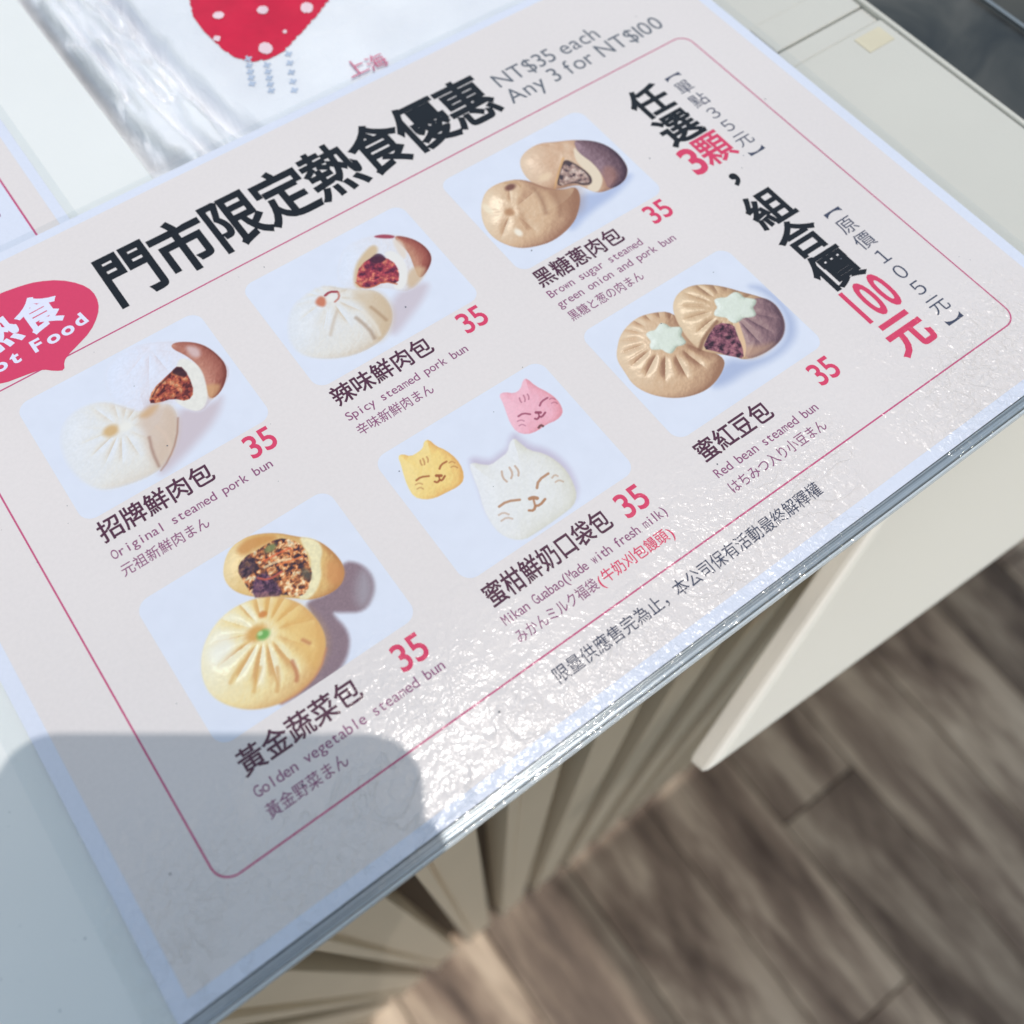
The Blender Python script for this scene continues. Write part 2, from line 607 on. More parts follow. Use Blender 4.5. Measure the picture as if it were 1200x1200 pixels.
def wood_mat(name, seed, tone):
    m, n, b = principled(name)
    tc = n.new('ShaderNodeTexCoord')
    mp = n.new('ShaderNodeMapping')
    mp.inputs['Location'].default_value = (seed * 3.17, seed * 1.31, seed * 0.7)
    mp.inputs['Scale'].default_value = (1.0, 0.2, 1.0)
    n.link(tc.outputs['Object'], mp.inputs[0])
    warp = n.noise(mp.outputs[0], 7.0, 2.0, 0.5).outputs['Color']
    ad = n.new('ShaderNodeVectorMath', operation='MULTIPLY_ADD')
    ad.inputs[1].default_value = (0.11, 0.11, 0.11)
    n.link(warp, ad.inputs[0])
    n.link(mp.outputs[0], ad.inputs[2])
    g1 = n.noise(ad.outputs[0], 20.0, 5.0, 0.62).outputs[0]
    g2 = n.noise(ad.outputs[0], 110.0, 3.0, 0.6).outputs[0]
    mix = n.math('ADD', n.math('MULTIPLY', g1, 0.78), n.math('MULTIPLY', g2, 0.22))
    t = tone
    c = n.ramp(mix, [(0.30, tuple(x * t for x in lin(80, 64, 55))), (0.46, tuple(x * t for x in lin(138, 117, 101))),
                     (0.58, tuple(x * t for x in lin(190, 168, 146))), (0.74, tuple(x * t for x in lin(226, 206, 182)))])
    n.link(c, b.inputs['Base Color'])
    b.inputs['Roughness'].default_value = 0.55
    b.inputs['Specular IOR Level'].default_value = 0.3
    bp = n.new('ShaderNodeBump')
    bp.inputs['Distance'].default_value = 0.0006
    n.link(mix, bp.inputs['Height'])
    n.link(bp.outputs[0], b.inputs['Normal'])
    return m
WOODS = [wood_mat('weathered_wood', i, t) for i, t in enumerate((1.0, 0.82, 1.12, 0.92, 0.72, 1.05))]

# ------------------------------------------------------------------ floor of planks
ZF = -950.0
m_sub, n_, b_ = principled('dark_subfloor')
tc_ = n_.new('ShaderNodeTexCoord')
n_.link(n_.ramp(n_.noise(tc_.outputs['Object'], 9.0, 3.0).outputs[0], [(0.3, (0.012, 0.010, 0.009)), (0.7, (0.03, 0.026, 0.022))]), b_.inputs['Base Color'])
b_.inputs['Roughness'].default_value = 0.9
floor = box('floor', -3500, 4500, -4500, 3000, ZF - 30, ZF - 6, m_sub)
tag(floor, 'weathered grey brown wooden plank floor below the counter', None, kind='structure')
rng = random.Random(4)
PW = 118.0
xk = -1300.0
k = 0
plank_meshes = {}
while xk < 2400:
    y = -2300 + rng.random() * 900
    while y < 300:
        L = rng.choice((900, 1180, 1180, 760))
        key = (L, k % 6)
        if key not in plank_meshes:
            w = PW / 2 - 0.9
            c = 1.0
            v = []
            for yy, dx, z in ((0.9, 0, -14), (L - 0.9, 0, -14)):
                pass
            v = [(-w, 1, -14), (w, 1, -14), (w, L - 1, -14), (-w, L - 1, -14),
                 (-w, 1, -c), (w, 1, -c), (w, L - 1, -c), (-w, L - 1, -c),
                 (-w + c, 1 + c, 0), (w - c, 1 + c, 0), (w - c, L - 1 - c, 0), (-w + c, L - 1 - c, 0)]
            f = [(3, 2, 1, 0), (0, 1, 5, 4), (1, 2, 6, 5), (2, 3, 7, 6), (3, 0, 4, 7),
                 (4, 5, 9, 8), (5, 6, 10, 9), (6, 7, 11, 10), (7, 4, 8, 11), (8, 9, 10, 11)]
            me = bpy.data.meshes.new('plank')
            me.from_pydata([(a * S, b * S, c_ * S) for a, b, c_ in v], [], f)
            me.materials.append(WOODS[(k * 5 + L) % 6])
            plank_meshes[key] = me
        # only what the picture can see, and a margin round it
        if y < 250 and xk > -700 + 0 and y + L > -1900:
            p = bpy.data.objects.new('plank', plank_meshes[key])
            col.objects.link(p)
            p.parent = floor
            p.location = (xk * S, y * S, (ZF + rng.uniform(-0.5, 0.5)) * S)
        y += L
    xk += PW
    k += 1

# ------------------------------------------------------------------ the counter
counter = empty('shop_counter', (0, 0, ZF))
tag(counter, 'white and cream shop counter with a vertical slatted front, under the menus', 'counter')
def part(*a, **k):
    o = box(*a, **k)
    o.parent = counter
    o.location.z -= ZF * S
    return o
part('countertop', -500, 88.4, -176.5, 420, -5.2, -1.0, M_COUNTER, bevel=0.6)
t_ = part('edge_trim', -500, 700, -180.2, -176.9, -5.6, -1.0, M_TRIM, bevel=0.5)
part('edge_highlight', -500, 700, -181.0, -180.4, -1.35, -0.85, M_EDGE_HIGHLIGHT)  # thin pale strip added as an edge highlight, its pair runs below
part('edge_highlight', -500, 700, -180.9, -180.3, -5.9, -5.3, M_EDGE_HIGHLIGHT)
part('top_core', -500, 300, -174.0, 35.6, -24, -5.4, M_CREAM)
part('rear_core', -500, 300, 36.0, 420, -40, -16.3, M_CREAM)
part('front_deck', 88.8, 344, -176.5, -34.5, -5.2, -1.25, M_CREAM, bevel=0.8)
part('deck_rail', 300.4, 344, -34.0, -25.4, -5.2, -2.4, M_CREAM, bevel=0.6)
part('deck_rail', 300.4, 344, -25.0, -10.2, -5.2, -1.8, M_CREAM, bevel=0.6)
part('under_menu_deck', 88.8, 300.0, -34.0, 36, -5.2, -2.8, M_CREAM)
part('back_deck', 88.8, 300.0, 36.4, 420, -16, -9.2, M_CREAM)
part('back_deck', 300.4, 344, -9.8, 420, -5.2, -3.0, M_CREAM, bevel=0.6)
part('deck_lip', 344.4, 346.4, -128, 420, -8.0, -0.6, M_CREAM, bevel=0.7)
x = -287.0
while x < 900:
    x0_, x1_, x2_ = x + 7.5, x + 13.5, x + 38.0
    prof = [(x0_, -142), (x0_, -162.5), (x1_, -162.5), (x1_, -158.5), (x1_ + 2, -158.5), (x1_ + 2, -160), (x2_, -160), (x2_, -142)]
    sv = [(a, b, c) for c in (ZF + 2, -24.4) for a, b in prof]
    sl_ = mesh_obj('slat', sv, [tuple(range(7, -1, -1)), tuple(range(8, 16))] + [(i, (i + 1) % 8, 8 + (i + 1) % 8, 8 + i) for i in range(8)], M_SLAT, counter)
    sl_.location.z -= ZF * S
    bm_ = sl_.modifiers.new('bevel', 'BEVEL'); bm_.width = 0.8 * S; bm_.segments = 2
    x += 45.0
part('groove_back', -500, 920, -141.6, -134, ZF + 2, -24.6, M_BACK)
pv = [(148, -201, -150), (1000, -233, -150), (1000, -158, -52), (370, -134.3, -52)]
pn_ = Vector((-1600, -42600, 32616)).normalized() * 13
pv += [(a - pn_.x, b - pn_.y, c - pn_.z) for a, b, c in pv]
sp_ = mesh_obj('sloping_ledge', pv, [(0, 1, 2, 3), (7, 6, 5, 4), (0, 3, 7, 4), (1, 5, 6, 2), (3, 2, 6, 7), (0, 4, 5, 1)], M_PANEL, counter)
sp_.location.z -= ZF * S
bm_ = sp_.modifiers.new('bevel', 'BEVEL'); bm_.width = 3 * S; bm_.segments = 3
part('tape_patch', 327.3, 340, -45.6, -37.5, -1.2, -1.0, M_TAPE)

ink = Ink()
r_sp = random.Random(3)
for i in range(26):
    a, b, r = r_sp.uniform(-60, -28), r_sp.uniform(-174, -60), r_sp.choice((.1, .15, .25))
    ink.poly([(a + r * math.cos(t) * r_sp.uniform(.6, 1.2), b + r * math.sin(t) * r_sp.uniform(.6, 1.2)) for t in (0, 1.05, 2.1, 3.15, 4.2, 5.25)])
tag(ink.build('dirt_specks', -0.97 - ZF, M_TRIM, counter), kind='stuff')

# dark case sunk behind the deck
m_dark, n_, b_ = principled('black_case_lining')
tc_ = n_.new('ShaderNodeTexCoord')
n_.link(n_.ramp(n_.noise(tc_.outputs['Object'], 16.0, 3.0, 0.6).outputs[0], [(0.3, (0.012, 0.013, 0.016)), (0.55, (0.035, 0.036, 0.036)), (0.8, (0.075, 0.072, 0.06))]), b_.inputs['Base Color'])
b_.inputs['Roughness'].default_value = 0.5
m_smoke, n_, b_ = principled('smoked_lid')
tc_ = n_.new('ShaderNodeTexCoord')
n_.link(n_.ramp(n_.noise(tc_.outputs['Object'], 24.0, 3.0, 0.6, 0.8).outputs[0], [(0.35, (0.022, 0.023, 0.024)), (0.5, (0.045, 0.045, 0.042)), (0.7, (0.095, 0.09, 0.08))]), b_.inputs['Base Color'])
b_.inputs['Roughness'].default_value = 0.3
m_rail, n_, b_ = principled('brushed_rail')
b_.inputs['Base Color'].default_value = (0.35, 0.36, 0.37, 1)
b_.inputs['Metallic'].default_value = 0.8
b_.inputs['Roughness'].default_value = 0.35
case = empty('display_case', (520, 60, ZF))
tag(case, 'black display case with a thin metal rail, at the top right beyond the cream deck', 'display case')
def cpart(*a, **k):
    o = box(*a, **k)
    o.parent = case
    o.location = (-520 * S, -60 * S, -ZF * S)
    return o
cpart('case_body', 347.4, 760, -126, 420, ZF + 2, -12, m_dark)
cpart('case_rail', 386.5, 388.2, -126, 420, -4.5, -3.0, m_rail)
cpart('case_lid', 347.6, 386.2, -126, 420, -11.8, -4.6, m_smoke)

# ------------------------------------------------------------------ laminated menus
def laminated(name, loc, label, x0, x1, y0, y1, px0, px1, py0, py1, cx0, cx1, cy0, cy1):
    """x0.. film outline, px0.. paper outline, cx0.. peach print outline"""
    root = empty(name, loc)
    root['label'] = label
    root['category'] = 'menu'
    zb, zt = -0.45, 0.0
    # paper block
    v = [(x, y, z) for z in (zb, zt) for y in (py0, py1) for x in (px0, px1)]
    f = [(0, 2, 3, 1), (4, 5, 7, 6), (0, 1, 5, 4), (2, 6, 7, 3), (0, 4, 6, 2), (1, 3, 7, 5)]
    mesh_obj('paper', v, f, M_PAPER, root)
    ink = Ink()
    ink.poly([(cx0, cy0), (cx1, cy0), (cx1, cy1), (cx0, cy1)])
    ink.build('print_background', 0.035, M_PEACH, root)
    # film margin, a thin ring round the paper
    o = [(x0, y0), (x1, y0), (x1, y1), (x0, y1)]
    i = [(px0 - .05, py0 - .05), (px1 + .05, py0 - .05), (px1 + .05, py1 + .05), (px0 - .05, py1 + .05)]
    vv = [(a, b, z) for z in (-0.38, -0.08) for a, b in o + i]
    ff = []
    for k in range(4):
        j = (k + 1) % 4
        ff += [(8 + k, 8 + j, 12 + j, 12 + k), (j, k, 4 + k, 4 + j), (k, j, 8 + j, 8 + k), (4 + j, 4 + k, 12 + k, 12 + j)]
    mesh_obj('laminate_margin', vv, ff, M_FILM, root)
    return root

menu = laminated('laminated_menu', (0, 0, 0),
                 'large laminated bun menu with six food pictures, lying at the front edge of the counter',
                 -27.5, 302.0, -181.2, 51.4, -21.3, 298.0, -177.2, 48.6, -17.2, 294.0, -173.4, 45.2)
# border line
ink = Ink()
ink.stroke(rounded(0, 277, -157.3, 0, 5.0), 0.5, closed=True)
ink.build('border_line', 0.06, M_LINE, menu)
# title
ink = Ink()
for i, ch in enumerate('門市限定熱食優惠'):
    ink.char(ch, 55.0 + 18.35 * i - 0.4, 8.6, 19.2, 24.2, 0.025)
ink.build('title_lettering', 0.07, M_BLACK, menu)
ink = Ink()
ink.prop('NT$35 each', 206.3, 251.5, 16.6, 9.9)
ink.prop('Any 3 for NT$100', 205.2, 274.3, 7.6, 9.9)
ink.build('price_note_lettering', 0.07, M_GREY, menu)
# speech bubble
ink = Ink()
import math as _m
bub = [(28.12,33.54),(34.63,32.51),(39.37,31.15),(45.19,27.78),(49.67,22.72),(51.63,17.84),(51.1,12.57),(48.75,8.29),(44.23,4.11),(38.61,1.61),(35.23,0.24),(33.16,-1.28),(32.07,-4.23),(29.71,-2.9),(26.92,-0.14),(23.89,0.56),(18.43,1.18),(14.61,2.1)]
bub = bub[:-2] + [(14.6, 2.0), (9.0, 6.0), (6.2, 11.0), (5.8, 17.0), (7.6, 23.5), (12.0, 28.8), (18.0, 32.2), (23.5, 33.5)]
ink.poly([tuple(p) for p in chaikin(bub, 1)])
bubble = ink.build('speech_bubble', 0.085, M_RED, menu)
ink = Ink()
ink.char('熱', 20.8, 19.6, 13.2, 14.0, 0.03, rot=0.10, centre=True)
ink.char('食', 34.6, 19.8, 13.4, 14.4, 0.03, rot=0.04, centre=True)
for ch, x, y, r in (('H', 11.8, 9.6, -.05), ('o', 17.4, 8.5, -.02), ('t', 22.0, 8.6, 0), ('F', 29.2, 8.9, .03), ('o', 34.2, 8.9, .08), ('o', 38.9, 9.2, .13), ('d', 43.6, 10.0, .16)):
    ink.char(ch, x, y, 7.4, 6.4, 0.03, rot=r, centre=True)
ink.build('bubble_lettering', 0.1, M_WHITE, bubble)

r_sp = random.Random(9)
ink = Ink()
for i in range(46):
    a, b, r = r_sp.uniform(-15, 290), r_sp.uniform(-170, 44), r_sp.choice((.12, .16, .22, .32))
    ink.poly([(a + r * math.cos(t) * r_sp.uniform(.6, 1.2), b + r * math.sin(t) * r_sp.uniform(.6, 1.2)) for t in (0, 1.05, 2.1, 3.15, 4.2, 5.25)])
tag(ink.build('dirt_specks', 0.125, M_GREY, menu), kind='stuff')
COLX = (15.0, 89.0, 163.2)
ROWY = (-7.6, -83.0)
def item(cx, ry, name, namew, eng, jp, price_x=None, jpred=None, epitch=3.94, jpitch=3.72, extra=0.0):
    x = cx + 1.8
    k = Ink()
    yb = ry - 54.9 if ry > -50 else ry - 56.3
    n = len(name)
    k.line(name, x - 0.2, yb, namew / n, 7.6, 0.016)
    k.build('item_name_lettering', 0.07, M_PLUM, menu)
    k = Ink()
    ye = yb - 5.7
    if len(eng) == 2: ye = yb - 4.6
    for e in eng:
        k.line(e, x - 0.3, ye, epitch, 4.15, 0.004)
        ye -= 4.75
    yj = ye + 4.75 - 6.3
    xe = k.line(jp, x - 0.2, yj, jpitch, 4.3, 0.004)
    k.build('item_description_lettering', 0.07, M_MAUVE, menu)
    if jpred:
        k = Ink()
        k.line(jpred, xe + 0.1, yj, 3.75, 4.3, 0.010)
        k.build('item_note_lettering', 0.07, M_RED, menu)
    k = Ink()
    px = cx + 46.6
    for j, ch in enumerate('35'):
                k.char(ch, px + j * 4.7, yb - 0.5, 9.6, 10.9, 0.015)
    k.build('item_price_lettering', 0.07, M_RED, menu)

item(COLX[0], ROWY[0], '招牌鮮肉包', 34.4, ['Original steamed pork bun'], '元祖新鮮肉まん')
item(COLX[1], ROWY[0], '辣味鮮肉包', 34.4, ['Spicy steamed pork bun'], '辛味新鮮肉まん', epitch=3.86)
item(COLX[2], ROWY[0], '黑糖蔥肉包', 34.0, ['Brown sugar steamed', 'green onion and pork bun'], '黒糖と葱の肉まん', jpitch=3.62)
item(COLX[0], ROWY[1], '黃金蔬菜包', 34.4, ['Golden vegetable steamed bun'], '黃金野菜まん', jpitch=3.75)
item(COLX[1], ROWY[1], '蜜柑鮮奶口袋包', 41.4, ['Mikan Guabao(Made with fresh milk)'], 'みかんミルク福袋', jpred='(牛奶刈包饅頭)', epitch=3.28, jpitch=3.33)
item(COLX[2], ROWY[1], '蜜紅豆包', 27.5, ['Red bean steamed bun'], 'はちみつ入り小豆まん', jpitch=3.70)

ink = Ink()
ink.line('限量供應售完為止，本公司保有活動最終解釋權', 92.2, -165.8, 4.46, 5.0, 0.004)
ink.build('footnote_lettering', 0.07, M_NAVY, menu)
# upright column
ink = Ink()
W_ = 0.028
for ch, y, s in (('任', -19.0, 15.2), ('選', -34.2, 15.4)):
    ink.char(ch, 244.8, y, s, s, W_, centre=True)
ink.build('offer_lettering', 0.07, M_BLACK, menu)
ink = Ink()
ink.char('，', 248.4, -59.2, 14, 14, W_, centre=True)
for ch, y, s in (('組', -79.2, 15.4), ('合', -94.4, 15.6), ('價', -109.8, 15.6)):
    ink.char(ch, 244.8, y, s, s, W_, centre=True)
ink.build('offer_lettering', 0.07, M_BLACK, menu)
ink = Ink()
ink.char('3', 238.6, -49.2, 15.0, 17.0, 0.026, centre=True)
ink.char('顆', 248.2, -48.4, 12.4, 15.0, 0.018, centre=True)
ink.build('offer_price_lettering', 0.072, M_RED, menu)
ink = Ink()
for j, ch in enumerate('100'):
    ink.char(ch, 239.0 + j * 6.2, -125.2, 10.6, 19.0, 0.026, centre=True)
ink.char('元', 245.2, -140.6, 15.0, 15.4, 0.03, centre=True)
ink.build('offer_price_lettering', 0.072, M_RED, menu)
ink = Ink()
for ch, y in zip('︻單點３５元︼', (-14.2, -20.6, -28.4, -36.1, -43.6, -51.3, -58.4)):
    ink.char(ch, 259.3, y + (1.8 if ch == '︻' else -1.8 if ch == '︼' else 0), 6.9, 6.9, 0.0, centre=True)
ink.build('offer_detail_lettering', 0.07, M_NAVY, menu)
ink = Ink()
for ch, y in zip('︻原價１０５元︼', (-92.8, -99.6, -107.4, -115.4, -123.2, -131.0, -139.0, -146.3)):
    ink.char(ch, 260.8, y + (1.8 if ch == '︻' else -1.8 if ch == '︼' else 0), 7.1, 7.1, 0.0, centre=True)
ink.build('offer_detail_lettering', 0.07, M_NAVY, menu)

# ---- pictures
def pic_original():
    p = Picture(COLX[0], ROWY[0])
    p.fill([(53.58,-34.76),(61.93,-39.9),(65.85,-39.12),(60.47,-45.1),(49.82,-49.61),(40.13,-52.77),(38.21,-51.37),(46.24,-43.57)], (196,178,184), soft=2.2, opacity=.75)
    p.dome([(40.71,-12.69),(45.95,-9.0),(51.96,-8.11),(57.82,-10.43),(63.69,-14.18),(68.68,-18.25),(71.13,-24.33),(71.61,-31.28),(70.38,-34.12),(66.07,-37.45),(61.53,-38.71),(58.21,-40.35),(55.22,-38.19),(53.1,-33.06),(48.93,-30.5),(44.6,-32.29),(41.29,-29.46),(38.62,-23.95)],
           (220,218,228), (204,192,196), (218,224,240), spec=.05, soft=1.4, tex=.3, seed=4, pole=(55.9, -11.43), pleats=9, amp=.5, r0=2, r1=14)
    p.dome([(60.79,-14.96),(63.1,-13.94),(68.68,-18.25),(71.13,-24.33),(71.52,-31.68),(66.32,-37.63),(61.53,-38.71),(63.0,-33.4),(64.71,-26.3),(63.71,-20.87)], (166,100,84), (120,56,44), (196,140,118), spec=.3, tex=.25, seed=6)
    p.fill([(62.5,-33.04),(64.37,-33.47),(67.15,-35.48),(64.35,-38.03),(61.35,-38.4)], (206,160,110), soft=.9, opacity=.7)
    p.fill([(64.51,-16.69),(67.94,-19.64),(67.05,-23.28),(64.38,-22.3)], (214,190,190), soft=1.0, opacity=.8)
    p.fill([(60.07,-21.08),(61.89,-20.31),(64.01,-22.98),(64.86,-27.34),(63.51,-32.85),(61.03,-38.34),(57.54,-40.31),(54.89,-37.5),(53.35,-33.24),(53.64,-29.38)], (226,222,214), soft=.4, noise=.06)
    p.chunks([(46.68,-28.88),(49.88,-25.29),(56.09,-23.34),(60.3,-21.99),(60.73,-27.15),(59.27,-33.45),(56.2,-35.04),(53.18,-31.59),(48.93,-30.5)], [(90,34,34),(150,66,52),(188,104,68),(214,150,110)], seed=3)
    p.fill([(56.95,-23.03),(59.79,-22.28),(60.91,-26.17),(59.62,-27.27),(57.94,-25.14)], (58,26,34), soft=.4, opacity=.9)
    p.line([(48.69,-27.62),(51.65,-25.2),(56.42,-24.04)], .5, (80,34,34), .7)
    d = p.dome([(21.35,-24.69),(25.0,-20.33),(30.33,-18.85),(36.27,-20.45),(40.45,-25.72),(43.44,-30.56),(48.59,-31.16),(51.43,-32.31),(51.81,-36.17),(50.1,-41.13),(45.92,-46.78),(39.8,-50.85),(32.17,-50.33),(24.29,-47.91),(21.06,-43.93),(19.28,-36.82),(19.7,-30.37)],
           (224,220,214), (206,188,168), (220,226,240), pole=(36.72, -31.89), pleats=13, amp=.85, r0=2.6, r1=13, spec=.1, soft=1.1, seed=5, tex=.2, gain=.62)
    p.fill([(41.63,-31.48),(48.59,-31.16),(51.26,-32.63),(51.72,-37.0),(49.67,-41.69),(45.67,-46.61),(39.32,-50.5),(38.79,-45.05),(40.69,-38.68)], (200,170,148), soft=2.0, opacity=.62)
    p.line([(41.67,-39.39),(40.16,-44.33),(39.55,-49.41)], .8, (150,112,98), .6, soft=.5)
    p.line([(45.02,-37.45),(46.08,-42.59),(43.97,-47.94)], .9, (214,190,172), .7, soft=.6)
    p.line([(51.29,-38.46),(47.72,-44.64),(42.52,-49.44),(39.4,-50.98)], .5, (150,104,84), .6, soft=.4)
    p.blob(*(33.79, -31.08), 2.2, 1.9, (206,166,110), .85)
    p.blob(*(37.87, -32.28), 1.8, 1.6, (232,228,220), .9)
    p.fill([(41.63,-31.48),(46.59,-29.71),(49.93,-31.22),(44.6,-33.62)], (200,150,96), soft=1.2, opacity=.6)
    return p
def pic_spicy():
    p = Picture(COLX[1], ROWY[0])
    p.fill([(126.26,-36.47),(138.72,-39.27),(132.91,-44.31),(125.12,-47.71),(117.49,-51.04),(117.65,-47.26)], (198,184,192), soft=2.0, opacity=.8)
    p.dome([(115.69,-21.68),(120.78,-15.38),(125.74,-12.53),(133.84,-13.7),(139.57,-17.38),(143.48,-22.58),(144.84,-27.86),(143.94,-32.55),(139.8,-35.9),(133.04,-38.79),(129.2,-38.59),(126.09,-34.31),(121.8,-31.22),(117.6,-29.22),(115.36,-26.59)],
           (220,217,222), (204,192,188), (218,224,238), spec=.05, soft=1.2, tex=.3, seed=14)
    p.dome([(139.65,-17.87),(143.48,-22.58),(144.84,-27.86),(143.94,-32.55),(139.8,-35.9),(135.65,-37.28),(137.22,-31.94),(139.19,-25.95),(138.26,-19.37)], (160,88,74), (120,52,46), (196,150,120), spec=.35, tex=.2, seed=9)
    p.fill([(136.95,-31.75),(140.49,-34.29),(138.04,-36.71),(133.04,-38.79),(131.2,-37.98),(132.7,-33.91)], (206,176,140), soft=1.1, opacity=.75)
    p.fill([(138.19,-18.24),(139.99,-21.69),(137.96,-27.2),(135.92,-27.85),(136.58,-21.93)], (222,206,190), soft=.7, opacity=.8)
    p.fill([(133.76,-14.08),(136.8,-15.39),(139.46,-18.17),(137.95,-18.61),(133.72,-15.14)], (160,66,84), soft=.35)
    p.fill([(117.68,-27.23),(122.11,-21.08),(126.94,-18.21),(131.52,-16.69),(132.46,-18.97),(129.29,-22.02),(124.17,-22.56),(119.92,-26.79),(119.21,-30.38)], (206,178,140), soft=.8, opacity=.9)
    p.fill([(131.87,-21.75),(135.55,-22.27),(136.46,-28.24),(133.51,-34.49),(129.39,-37.71),(127.17,-35.08),(130.54,-32.36),(132.79,-27.71)], (228,224,220), soft=.5)
    p.chunks([(119.95,-25.26),(123.89,-21.52),(129.99,-20.94),(133.19,-25.88),(132.59,-30.71),(129.5,-34.91),(126.29,-31.58),(121.8,-31.22),(118.8,-28.55)], [(92,30,56),(150,52,68),(176,74,78),(206,120,96)], seed=12)
    p.fill([(127.92,-21.04),(131.42,-20.58),(132.2,-24.33),(129.9,-24.79),(127.08,-23.6)], (62,26,48), soft=.4, opacity=.85)
    p.line([(119.16,-26.75),(119.56,-29.82),(122.16,-31.27),(126.48,-31.29),(129.07,-34.6)], .6, (190,96,60), .7)
    p.dome([(93.85,-28.14),(98.19,-23.34),(104.65,-21.43),(110.65,-21.66),(114.2,-25.96),(118.31,-29.33),(122.42,-32.69),(123.39,-38.46),(121.6,-44.18),(116.79,-48.59),(111.1,-50.29),(103.32,-49.45),(96.53,-45.97),(91.47,-40.9),(90.75,-34.65)],
           (222,217,210), (200,176,148), (220,226,238), pole=(109.39, -26.87), pleats=11, amp=1.1, r0=3.0, r1=14, spec=.1, soft=.9, seed=8, tex=.2, gain=.7)
    p.fill([(115.55,-28.77),(122.42,-32.69),(123.49,-38.54),(121.6,-44.18),(116.79,-48.59),(112.04,-50.01),(115.37,-43.65),(115.68,-35.93)], (200,172,136), soft=2.2, opacity=.62)
    p.line([(111.93,-38.21),(112.94,-43.86),(112.32,-47.79)], 1.1, (150,120,96), .55, soft=.6)
    p.line([(117.8,-37.46),(118.69,-42.09),(118.87,-44.2)], 1.0, (160,124,92), .55, soft=.6)
    p.line([(108.46,-32.73),(104.87,-36.08),(102.26,-39.08)], 1.0, (196,176,156), .6, soft=.6)
    p.line([(114.81,-37.3),(115.37,-43.65),(114.27,-47.74)], 1.0, (228,220,208), .6, soft=.6)
    p.fill([(104.81,-25.59),(107.42,-24.44),(108.38,-26.65),(106.4,-29.25),(104.76,-27.56)], (196,104,70), soft=.7, opacity=.85)
    p.line([(108.75,-25.4),(110.56,-24.97),(112.32,-26.24)], .9, (150,44,56), .85)
    p.line([(112.61,-26.65),(111.9,-28.67),(109.86,-29.23)], .7, (176,80,62), .6)
    p.blob(*(109.63, -27.35), 1.5, 1.2, (230,226,220), .9)
    return p
def pic_brown():
    p = Picture(COLX[2], ROWY[0])
    p.fill([(197.38,-37.83),(205.4,-42.43),(217.69,-40.76),(217.34,-42.86),(207.09,-45.93),(195.66,-46.79),(187.27,-49.64),(186.14,-47.74)], (168,180,212), soft=2.0, opacity=.85)
    p.dome([(189.96,-16.2),(193.9,-13.05),(200.84,-12.2),(206.57,-15.45),(211.91,-18.04),(217.99,-23.24),(220.23,-29.7),(219.58,-36.2),(218.01,-39.81),(214.11,-42.89),(207.7,-42.93),(203.27,-41.71),(201.4,-37.26),(199.97,-34.5),(192.68,-32.4),(189.81,-29.19),(188.05,-23.3)],
           (206, 168, 138), (156, 114, 92), (226, 202, 176), spec=.6, tex=.2, seed=21, pole=(206.83, -18.67), pleats=5, amp=.5, r0=2, r1=12)
    p.dome([(210.99,-19.22),(212.44,-18.54),(217.99,-23.24),(220.23,-29.7),(219.58,-36.2),(217.7,-40.19),(212.94,-43.21),(207.01,-42.66),(209.53,-37.27),(210.52,-30.31),(209.14,-23.94)], (112,84,92), (66,44,56), (160,132,140), spec=.35, tex=.4, seed=22)
    p.fill([(211.95,-33.11),(215.44,-35.61),(212.98,-40.91),(207.43,-42.15),(206.87,-40.02)], (160,112,96), soft=1.4, opacity=.6)
    p.fill([(210.08,-20.39),(209.43,-24.15),(210.52,-30.31),(209.41,-37.19),(205.88,-40.47),(203.1,-41.36),(201.57,-37.61),(204.58,-37.22),(206.65,-34.04),(206.14,-27.77),(207.36,-23.87)], (226,208,184), soft=.35)
    p.fill([(197.39,-27.41),(203.72,-22.71),(205.67,-27.2),(206.65,-34.04),(204.64,-37.5),(201.58,-36.46),(199.98,-33.35),(193.94,-31.92)], (80,62,62), soft=.3)
    p.chunks([(198.84,-27.28),(203.23,-24.51),(205.26,-27.74),(205.78,-34.0),(204.01,-36.81),(201.53,-34.81),(200.27,-32.97),(194.63,-32.18)], [(70,56,60),(140,112,106),(176,146,134),(202,178,166)], seed=23)
    p.line([(193.08,-31.88),(197.68,-27.62),(203.72,-22.71)], .8, (216,170,120), .9)
    p.dome([(169.88,-22.68),(174.48,-19.14),(180.59,-19.12),(187.18,-22.09),(190.96,-30.01),(194.97,-34.04),(199.57,-35.02),(198.06,-39.46),(194.25,-43.53),(188.93,-47.53),(179.55,-49.55),(172.42,-47.67),(167.74,-44.85),(164.57,-38.8),(164.38,-33.22),(166.17,-27.88)],
           (208, 172, 138), (156, 112, 88), (230, 208, 180), pole=(176.15, -31.12), pleats=5, amp=.9, r0=2.5, r1=14, spec=1.0, seed=24, tex=.22)
    p.fill([(189.92,-29.04),(199.57,-35.02),(198.06,-39.46),(193.51,-44.13),(188.88,-41.93),(188.83,-35.13)], (150,106,80), soft=4.0, opacity=.55)
    p.blob(*(181.55, -22.82), 1.9, 1.3, (104,60,52), .85)
    p.line([(181.0,-20.34),(184.61,-22.0),(184.47,-24.56)], .6, (190,150,112), .8)
    p.line([(187.63,-27.98),(187.1,-31.61),(186.17,-34.93),(184.37,-38.69)], 1.0, (126,84,62), .55, soft=1.3)
    p.line([(189.94,-31.35),(187.99,-35.66),(187.17,-38.46)], 1.0, (214,182,146), .4, soft=1.3)
    p.line([(191.66,-33.73),(190.27,-38.42),(187.48,-42.04)], .9, (140,98,74), .4, soft=1.3)
    p.line([(178.11,-31.97),(177.09,-36.26),(175.79,-40.31)], .9, (160,114,82), .45, soft=1.1)
    p.line([(173.08,-30.6),(169.86,-33.85),(168.04,-36.94)], .8, (170,126,92), .4, soft=1.1)
